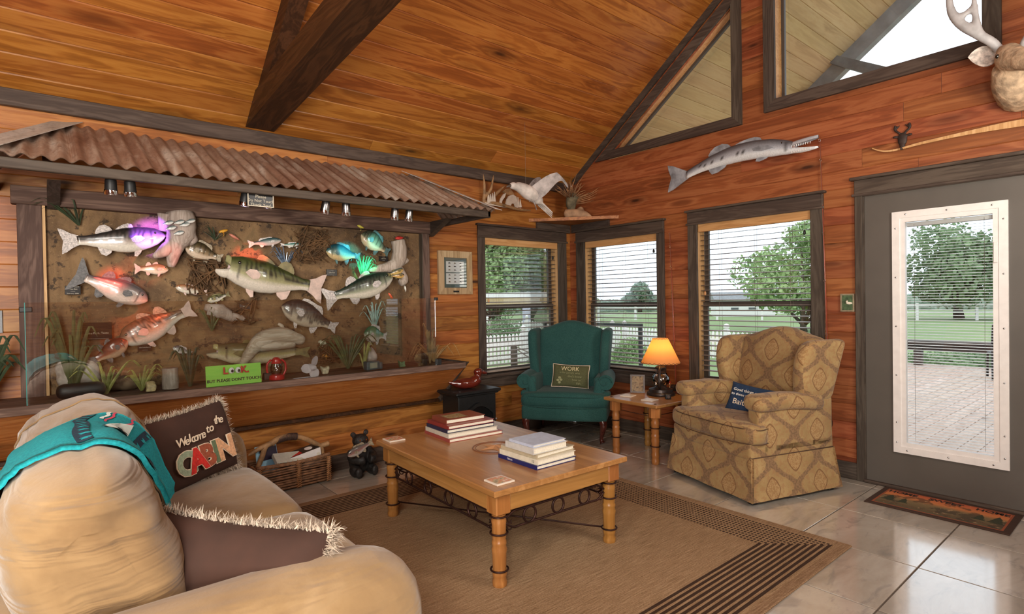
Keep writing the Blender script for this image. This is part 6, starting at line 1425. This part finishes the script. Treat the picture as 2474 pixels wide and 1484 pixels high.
G().lathe([(.030,.1202),(.001,.1206)],20,(.05,0,0)).obj('round_emblem',M['white'],t); G().bb((-.10,-.045,.1203),(-.02,.02,.1207)).obj('red_panel',M['redink'],t); G().bb((.085,-.0572,.05),(.11,-.0566,.085)).obj('price_label',M['paper'],t)
# duck decoy
dk_=thing('duck_decoy','glossy dark red wooden duck decoy on the stove heater','decoy',(-1.655,-.255,.575),math.radians(-14)); M['duck']=plain('glossy red brown lacquer',(92,30,20),.12,var=.2,sc=6,coat=1)
g=G(); g.ell((-.01,0,.05),(.135,.062,.052),18,10); g.ell((.07,0,.068),(.062,.055,.048)); g.tube([(-.10,0,.055),(-.15,0,.062),(-.185,0,.07)],[.040,.022,.006],10); g.tube([(.085,0,.08),(.10,0,.115),(.10,0,.135)],[.042,.032,.034],10); g.ell((.105,0,.145),(.046,.036,.035)); g.tube([(.135,0,.142),(.17,0,.132),(.195,0,.129)],[.022,.016,.010],10)
g.v=[(x,y,max(0,z)) for x,y,z in g.v]; blob(g,'body',M['duck'],dk_,.006,5)
for s in(-1,1): G().ell((.128,s*.032,.155),(.005,.004,.005),8,6).obj('eye',M['eye'],dk_,True)
# barracuda
fish('barracuda','long silver barracuda mount with black spots on the door wall',(2.60,2.475),(1.50,2.475),.155,CUDA,'cuda',((84,88,96),(186,190,200),(232,234,238)),y=-.07,fincol=plain('grey fin',(140,144,152),.3,var=.3,sc=10,coat=.4),open_=.8,bend=.085,flare=1.55,plane='x',jaws=(.165,.165),thick=.32,vee=.16)
ba=[o for o in bpy.data.objects if o.name=='barracuda'][0]
g=G()
for i in range(9):
    for sz,z0 in((-1,.056),(1,-.002)):
        x=-.015-i*.017; g.tube([(x,-.03,z0),(x-.002,-.03,z0-.0+sz*.016)],[.004,.0008],5)
g.obj('teeth',M['white'],ba)
# deer mount
de=thing('deer_mount','mounted deer head with pale antlers at the right edge above the door','deer mount',(0,-3.775,2.53)); M['deer']=plain('tan deer hair',(188,162,134),.9,var=.2,sc=24,bump=.8)
g=G(); P=spline([(-.03,.0,.04),(-.10,.0,.05),(-.18,.015,.09),(-.26,.02,.15)],5); g.tube(P,[interp(i/(len(P)-1),[0,.5,1],[.125,.12,.085]) for i in range(len(P))],14); g.ell((-.30,.015,.18),(.085,.070,.080)); g.tube([(-.33,.0,.165),(-.40,-.06,.115),(-.45,-.11,.07),(-.475,-.135,.045)],[.070,.056,.045,.034],12); g.ell((-.29,.05,.235),(.04,.03,.03)); blob(g,'head_and_neck',M['deer'],de,.011,4)
for s in(-1,1):
    g=G()
    def ear(u,v,s=s):
        L=.15*u; w=.060*sin(PI*min(1,u*.93+.07))**.8; a=(v-.5)*2; q=Vector((-.27-.02*u+.02*(1-a*a),s*(.055+L*.95)+.01,.22+.03*u+a*w)); return tuple(q)
    g.grid(9,7,ear); k=len(g.v); g.v+=[(x+.012,y,z) for x,y,z in g.v]; g.f+=[tuple(i+k for i in f[::-1]) for f in g.f]; e=g.obj('ear',plain('pale ear hair',(196,184,176),.9,var=.25,sc=40) if s<0 else bpy.data.materials['pale ear hair'],de,True)
    G().ell((-.362,s*.055+.004,.185),(.014,.012,.012),10,7).obj('eye',M['eye'],de,True)
    g=G(); mb=spline([(-.28,s*.045+.01,.23),(-.32,s*.09,.29),(-.35,s*.16,.36),(-.36,s*.235,.45),(-.37,s*.275,.56),(-.38,s*.27,.75)],6); g.tube(mb,[interp(i/(len(mb)-1),[0,.1,.6,1],[.022,.026,.028,.014]) for i in range(len(mb))],10)
    for a,b,c in(((-.35,s*.135,.34),(-.36,s*.155,.45),(-.36,s*.165,.62)),((-.365,s*.25,.48),(-.365,s*.205,.485),(-.36,s*.16,.52))): P=spline([a,b,c],5); g.tube(P,[interp(i/(len(P)-1),[0,1],[.022,.014]) for i in range(len(P))],8)
    blob(g,'antler',plain('pale antler',(176,174,176),.5,var=.08) if s<0 else bpy.data.materials['pale antler'],de,.012,3)
G().ell((-.492,-.152,.045),(.018,.020,.017),10,7).obj('nose',M['blackgloss'],de,True)
# fishing rods
def rod(label,p0,p1,reel=.16):
    p0=Vector(p0);p1=Vector(p1); t=thing('fishing_rod',label,'fishing rod',p0); d=p1-p0; n=d.normalized(); mr=bpy.data.materials.get('rod blank') or plain('rod blank',(150,70,50),.35,var=.1,coat=.4); mc=bpy.data.materials.get('cork grip') or plain('cork grip',(186,140,92),.8,var=.15,sc=60)
    G().tube([d*.0,d*.06],.013,8).obj('butt',M['black'],t,True); G().tube([d*.06,d*.24],[.014,.011],8).obj('grip',mc,t,True); G().tube([d*.24,d*.6,d],[.0075,.005,.0022],7).obj('blank',mr,t,True)
    sd=Vector((-1,0,0))
    for k in(.42,.58,.72,.84,.94,1.0): c=d*k+sd*.012; G().tube([c+Vector((0,cos(a)*.009,sin(a)*.009)) for a in[2*PI*q/10 for q in range(10)]],.0015,4,closed=True).obj('guide',M['chrome'],t)
    c=d*reel+sd*.035; G().tube([c+Vector((0,-.022,0)),c+Vector((0,.022,0))],.030,14).obj('reel',M['bronze'],t,True,40); G().tube([c+Vector((0,.022,0)),c+Vector((0,.045,0)),c+Vector((0,.045,.04))],.004,6).obj('reel_handle',M['chrome'],t,True); G().ell(tuple(c+Vector((0,.05,.045))),(.012,.012,.012),8,6).obj('reel_knob',M['redink'],t,True)
    G().tube([d*.30+sd*.011,d*.44+sd*.012,d*.72+sd*.012,d+sd*.006],.0009,4).obj('line',M['cord'],t)
    return t
rod('tall thin fishing rod leaning on the wall between the wide window and the door',(-.06,-2.70,.0),(-.012,-2.622,2.545)); rod('fishing rod leaning in the gap between the two windows behind the lamp',(-.10,-1.40,.0),(-.012,-1.278,1.968),.27)
# bow and deer head hook
t=thing('wooden_bow','long slender tan wooden bow hanging on the wall above the door','bow',(0,0,0)); P=spline([(-.02,-2.975,2.405),(-.02,-3.04,2.372),(-.02,-3.12,2.364),(-.02,-3.275,2.378),(-.02,-3.54,2.388),(-.025,-3.78,2.385),(-.03,-4.1,2.36)],6); k=len(P); g=G()
for i,p in enumerate(P):
    w=interp(i/(k-1),[0,.35,.6,.8,1],[.004,.006,.010,.020,.022]); h=.008
    g.v+=[(p.x-h,p.y,p.z+w),(p.x+h,p.y,p.z+w),(p.x+h,p.y,p.z-w),(p.x-h,p.y,p.z-w)]
for i in range(k-1):
    for j in range(4): g.f.append((i*4+j,i*4+(j+1)%4,(i+1)*4+(j+1)%4,(i+1)*4+j))
g.f+=[(0,1,2,3),(4*k-1,4*k-2,4*k-3,4*k-4)]; g.obj('bow_stave',M['jamb'],t,True,40)
hk=thing('deer_head_hook','small dark iron deer head hook above the door','hook',(-.012,-3.155,2.43)); g=G(); g.ell((0,0,.0),(.012,.030,.048)); g.ell((-.004,0,-.045),(.010,.018,.030))
for s in(-1,1): g.tube(spline([(0,s*.015,.045),(0,s*.045,.075),(0,s*.04,.105)],4),[.008]*9,7); g.tube([(0,s*.042,.075),(0,s*.015,.10)],[.007,.004],6); g.ell((0,s*.04,.025),(.007,.02,.010))
g.tube(spline([(0,0,-.05),(-.03,0,-.075),(-.03,0,-.05)],4),.006,6); blob(g,'hook_body',plain('dark iron',(58,46,42),.6,.3,var=.2),hk,.005,2)
sw=thing('switch_plate','small green square switch plate with a pale border left of the door','switch plate',(-.001,-2.80,1.307),-PI/2)
G().rbox((0,-.006,0),(.088,.010,.125),.004,2).obj('plate',plain('green stone plate',(70,92,62),.6,var=.3,sc=40),sw); G().ring([(-.047,-.066),(.047,-.066),(.047,.066),(-.047,.066)],[(-.036,-.055),(.036,-.055),(.036,.055),(-.036,.055)],-.014,.0,lambda A,B,d:(A,d,B)).obj('border',plain('pale stone border',(140,128,104),.7,var=.15,sc=30),sw); G().box((0,-.018,.004),(.010,.018,.024),.003,Rx(.4)).obj('toggle',M['paper'],sw)
G().ell((.012,-.012,-.004),(.024,.003,.009),10,6).obj('painted_fish',M['paper'],sw,True)
# picture with flies
p0,p1=(-1.764,1.838),(-1.381,1.43)
w,h=(p1[0]-p0[0])/2,(p0[1]-p1[1])/2
pf=thing('fly_picture','pale wood frame of small fishing flies in rows, left of the corner window','picture',((p0[0]+p1[0])/2,.045,(p0[1]+p1[1])/2)); M['barn']=wood('pale barn wood frame',[(130,104,76),(176,148,112),(204,180,146)],'Z',.7,.2,tint=.05)
fr=.062
for s in(-1,1): G().prism([(s*w,-h),(s*w,h),(s*(w-fr),h-fr),(s*(w-fr),-h+fr)],-.022,.004,lambda A,B,d:(A,d,B)).obj('frame_side',M['barn'],pf); G().prism([(-w,s*h),(w,s*h),(w-fr,s*(h-fr)),(-w+fr,s*(h-fr))],-.022,.004,lambda A,B,d:(A,d,B)).obj('frame_side',M['barn'],pf)
G().bb((-w+fr,-.006,-h+fr),(w-fr,.0,h-fr)).obj('mat_board',plain('grey green mat',(92,104,100),.8),pf); mw,mh=w-fr-.028,(h-fr-.030)
for s in(-1,1):
    cdr=G().bb((-mw,-.009,s*mh*.5-mh*.46),(mw,-.006,s*mh*.5+mh*.46)).obj('card',M['white'],pf)
    for i in range(3):
        for j in range(3):
            c_=((120,96,70),(90,70,60),(60,52,50))[(i+j)%3]; x=(i-1)*mw*.62; z=s*mh*.5+(j-1)*mh*.29; mm=bpy.data.materials.get('fly %d'%((i+j)%3)) or plain('fly %d'%((i+j)%3),c_,.8)
            G().tube([(x-.014,-.012,z),(x-.006,-.013,z+.003),(x+.012,-.012,z)],[.002,.0055,.001],6).obj('fly',mm,cdr,True)
G().bb((-.032,-.025,-h+.018),(.032,-.021,-h+.034)).obj('name_plate',M['plaque'],pf)
G().bb((-w+fr,-.0165,-h+fr),(w-fr,-.0155,h-fr)).obj('pane',M['glass'],pf)
bf_=thing('framed_picture','black framed picture at the left edge beside the fish case','picture',(-4.85,.045,1.285)); G().ring([(-.085,-.065),(.085,-.065),(.085,.065),(-.085,.065)],[(-.07,-.05),(.07,-.05),(.07,.05),(-.07,.05)],-.015,.004,lambda A,B,d:(A,d,B)).obj('frame',M['blackgloss'],bf_); G().bb((-.071,-.005,-.051),(.071,.0,.051)).obj('picture_print',plain('blue grey print',(60,70,90),.5,var=.3,sc=20),bf_)
# corner shelf with driftwood and roots
cs_=thing('corner_shelf','triangular cedar corner shelf above the corner windows','shelf',(0,0,0)); zt=2.225
fr_=[(-.62,.045),(-.02,.045),(-.005,.03),(-.005,-.66)]
edge=[( lerp(-.005,-.62,i/12)+.008*noise.noise(Vector((i*1.3,2,0))),lerp(-.66,.045,i/12)+.008*noise.noise(Vector((i*1.1,5,0)))) for i in range(1,12)]
G().prism(fr_+edge,zt-.032,zt,lambda A,B,d:(A,B,d)).obj('shelf_board',M['wall_x'],cs_)
G().prism([(-.52,.045),(-.52,.02),(-.02,.02),(-.02,.045)],zt-.12,zt-.033,lambda A,B,d:(A,B,d)).obj('cleat',M['trim_x'],cs_); G().prism([(-.03,-.54),(-.005,-.54),(-.005,.0),(-.03,.0)],zt-.12,zt-.033,lambda A,B,d:(A,B,d)).obj('cleat',M['trim_y'],cs_)
g=G(); g.ell((-.25,-.19,zt+.05),(.07,.05,.055)); P=spline([(-.28,-.16,zt+.05),(-.21,-.24,zt+.055),(-.15,-.34,zt+.03),(-.13,-.40,zt+.006)],5); g.tube(P,[interp(i/(len(P)-1),[0,.5,1],[.055,.05,.008]) for i in range(len(P))],10); g.ell((-.16,-.27,zt+.09),(.035,.04,.04)); g.v=[(x,y,max(zt+.001,z)) for x,y,z in g.v]
o=blob(g,'driftwood',plain('tan driftwood',(168,134,104),.8,var=.15,sc=14,bump=.4),None,.010,3); tag(o,'smooth tan driftwood lump lying on the corner shelf','driftwood')
rt=thing('root_sculpture','spiky grey brown root ball standing on the driftwood on the corner shelf','root',(-.235,-.205,zt+.085)); g=G(); g.ell((0,0,.09),(.062,.055,.10)); g.ell((.02,-.02,.14),(.05,.05,.05)); blob(g,'root_body',plain('grey green root',(98,90,70),.85,var=.3,sc=18,bump=.6),rt,.010,2)
rr=random.Random(9); g=G()
for i in range(46):
    a=rr.uniform(0,2*PI); b=rr.uniform(.25,1.5); L=rr.uniform(.09,.22); d=Vector((cos(a)*cos(b),sin(a)*cos(b),sin(b))); s_=Vector((0,0,.12))+d*.05; e=s_+d*L+Vector((rr.uniform(-.02,.02),rr.uniform(-.02,.02),.01)); mI=(s_+e)/2+Vector((rr.uniform(-.018,.018),rr.uniform(-.018,.018),rr.uniform(-.01,.02))); g.tube([s_,mI,e],[.006,.0045,.0018],5)
for i in range(5):
    a=-.9+i*.2; g.tube([(.03,-.03,.07+i*.012),(.10+i*.01,-.12-i*.012,.08+i*.025),(.15+i*.012,-.19-i*.01,.10+i*.035)],[.006,.004,.0015],5)
g.obj('root_spikes',plain('light root',(150,112,78),.85,var=.25,sc=20),rt,True)
# hanging gull
gl=thing('hanging_gull','carved white and grey gull hanging on a thread near the room corner','bird carving',(-1.06,-.47,2.40)); M['gull']=plain('painted gull',(214,206,200),.55,var=.18,sc=9)
g=G(); P=spline([(-.19,.0,.0),(-.13,.0,.005),(-.02,.0,-.03),(.08,.0,-.075),(.15,.0,-.115)],5); g.tube(P,[interp(i/(len(P)-1),[0,.2,.5,.8,1],[.028,.045,.068,.052,.022]) for i in range(len(P))],12); g.ell((-.20,0,.01),(.045,.036,.034)); blob(g,'body',M['gull'],gl,.008,4)
g=G(); g.tube([(-.235,0,.008),(-.27,0,-.004),(-.285,0,-.012)],[.016,.010,.004],8); g.obj('bill',plain('grey bill',(96,86,80),.5),gl,True)
M['wingm']=plain('grey gull wing',(168,160,158),.6,var=.25,sc=12)
for s,off in((-1,.03),(1,-.03)):
    g=G()
    def wg(u,v,s=s):
        x=lerp(.0,.30,u)+.10*sin(u*PI)*(v-.3)*.6; z=.02+.135*sin(min(1,u*1.25)*PI/2)-.09*max(0,u-.7)/.3; c=lerp(.13,.035,u**1.2)
        return (x+.02*v,s*(.03+.16*sin(u*PI/2)) if s<0 else .03+.05*u,z-c*v-.02*sin(u*9)*(v>.8))
    g.grid(14,6,wg); k=len(g.v); g.v+=[(x,y+.006,z+.002) for x,y,z in g.v]; g.f+=[tuple(i+k for i in f[::-1]) for f in g.f]; g.obj('wing',M['wingm'],gl,True)
for i in range(4): G().prism([(.12,-.10-i*.004),(.26+i*.012,-.19-i*.014+.0),(.265+i*.012,-.205-i*.012),(.12,-.125-i*.004)],-.03+i*.016,-.026+i*.016,lambda A,B,d:(A,d,B)).obj('tail_feather',M['gull'],gl)
G().tube([(.03,-.01,-.10),(.05,-.02,-.15),(.065,-.02,-.19)],[.007,.005,.004],6).obj('foot',M['wingm'],gl,True)
G().tube([(-.05,0,.03),(-.05,0,.625)],.0012,4).obj('thread',M['cord'],gl)
# antler carving on the wall
ac=thing('antler_carving','moose antler carving of white pines and animals on the wall above the corner window','carving',(-.95,.0,2.43)); sh=lambda A,B,d:(A,d,B)
g=G(); P=spline([(-.30,-.0,-.12),(-.22,-.02,-.10),(-.05,-.03,-.115),(.12,-.03,-.135),(.30,-.02,-.13)],5); g.tube(P,[interp(i/(len(P)-1),[0,.3,.7,1],[.022,.020,.018,.010]) for i in range(len(P))],8)
for a,b,c in(((-.30,0,-.12),(-.30,-.02,.02),(-.325,-.04,.165)),((-.29,0,-.05),(-.24,-.04,.02),(-.215,-.06,.17)),((-.18,0,-.04),(-.13,-.03,.02),(-.06,-.05,.085))): P=spline([a,b,c],5); g.tube(P,[interp(i/(len(P)-1),[0,.6,1],[.022,.016,.005]) for i in range(len(P))],8)
blob(g,'antler',M['antler'],ac,.009,2)
M['ivory']=plain('ivory carving',(224,212,198),.5,var=.06,sc=20)
for i,(x,h) in enumerate(((-.26,.11),(-.235,.095),(-.21,.105),(-.185,.12),(.12,.10),(.15,.08))): G().prism([(x-.016,-.11),(x+.016,-.11),(x,-.11+h)],-.035,-.022,sh).obj('carved_pine',M['ivory'],ac)
G().prism([(-.13,-.115),(-.11,-.05),(-.07,.0),(-.04,.012),(-.055,-.03),(-.09,-.07),(-.10,-.115)],-.035,-.022,sh).obj('carved_deer',M['ivory'],ac)
G().prism([(-.05,-.12),(-.03,-.05),(.0,-.01),(.05,.005),(.09,-.01),(.105,-.06),(.11,-.125),(.085,-.125),(.07,-.085),(.03,-.085),(.01,-.125)],-.04,-.022,sh).obj('carved_bear',M['ivory'],ac)
G().prism([(-.30,-.105),(.16,-.118),(.16,-.138),(-.30,-.125)],-.03,-.018,sh).obj('carved_ground',M['ivory'],ac)
G().prism([(-.08,.02),(-.04,.055),(.02,.065),(.06,.03),(.08,-.02),(.03,.0),(-.03,.0)],-.03,-.015,sh).obj('antler_palm',M['antler'],ac)
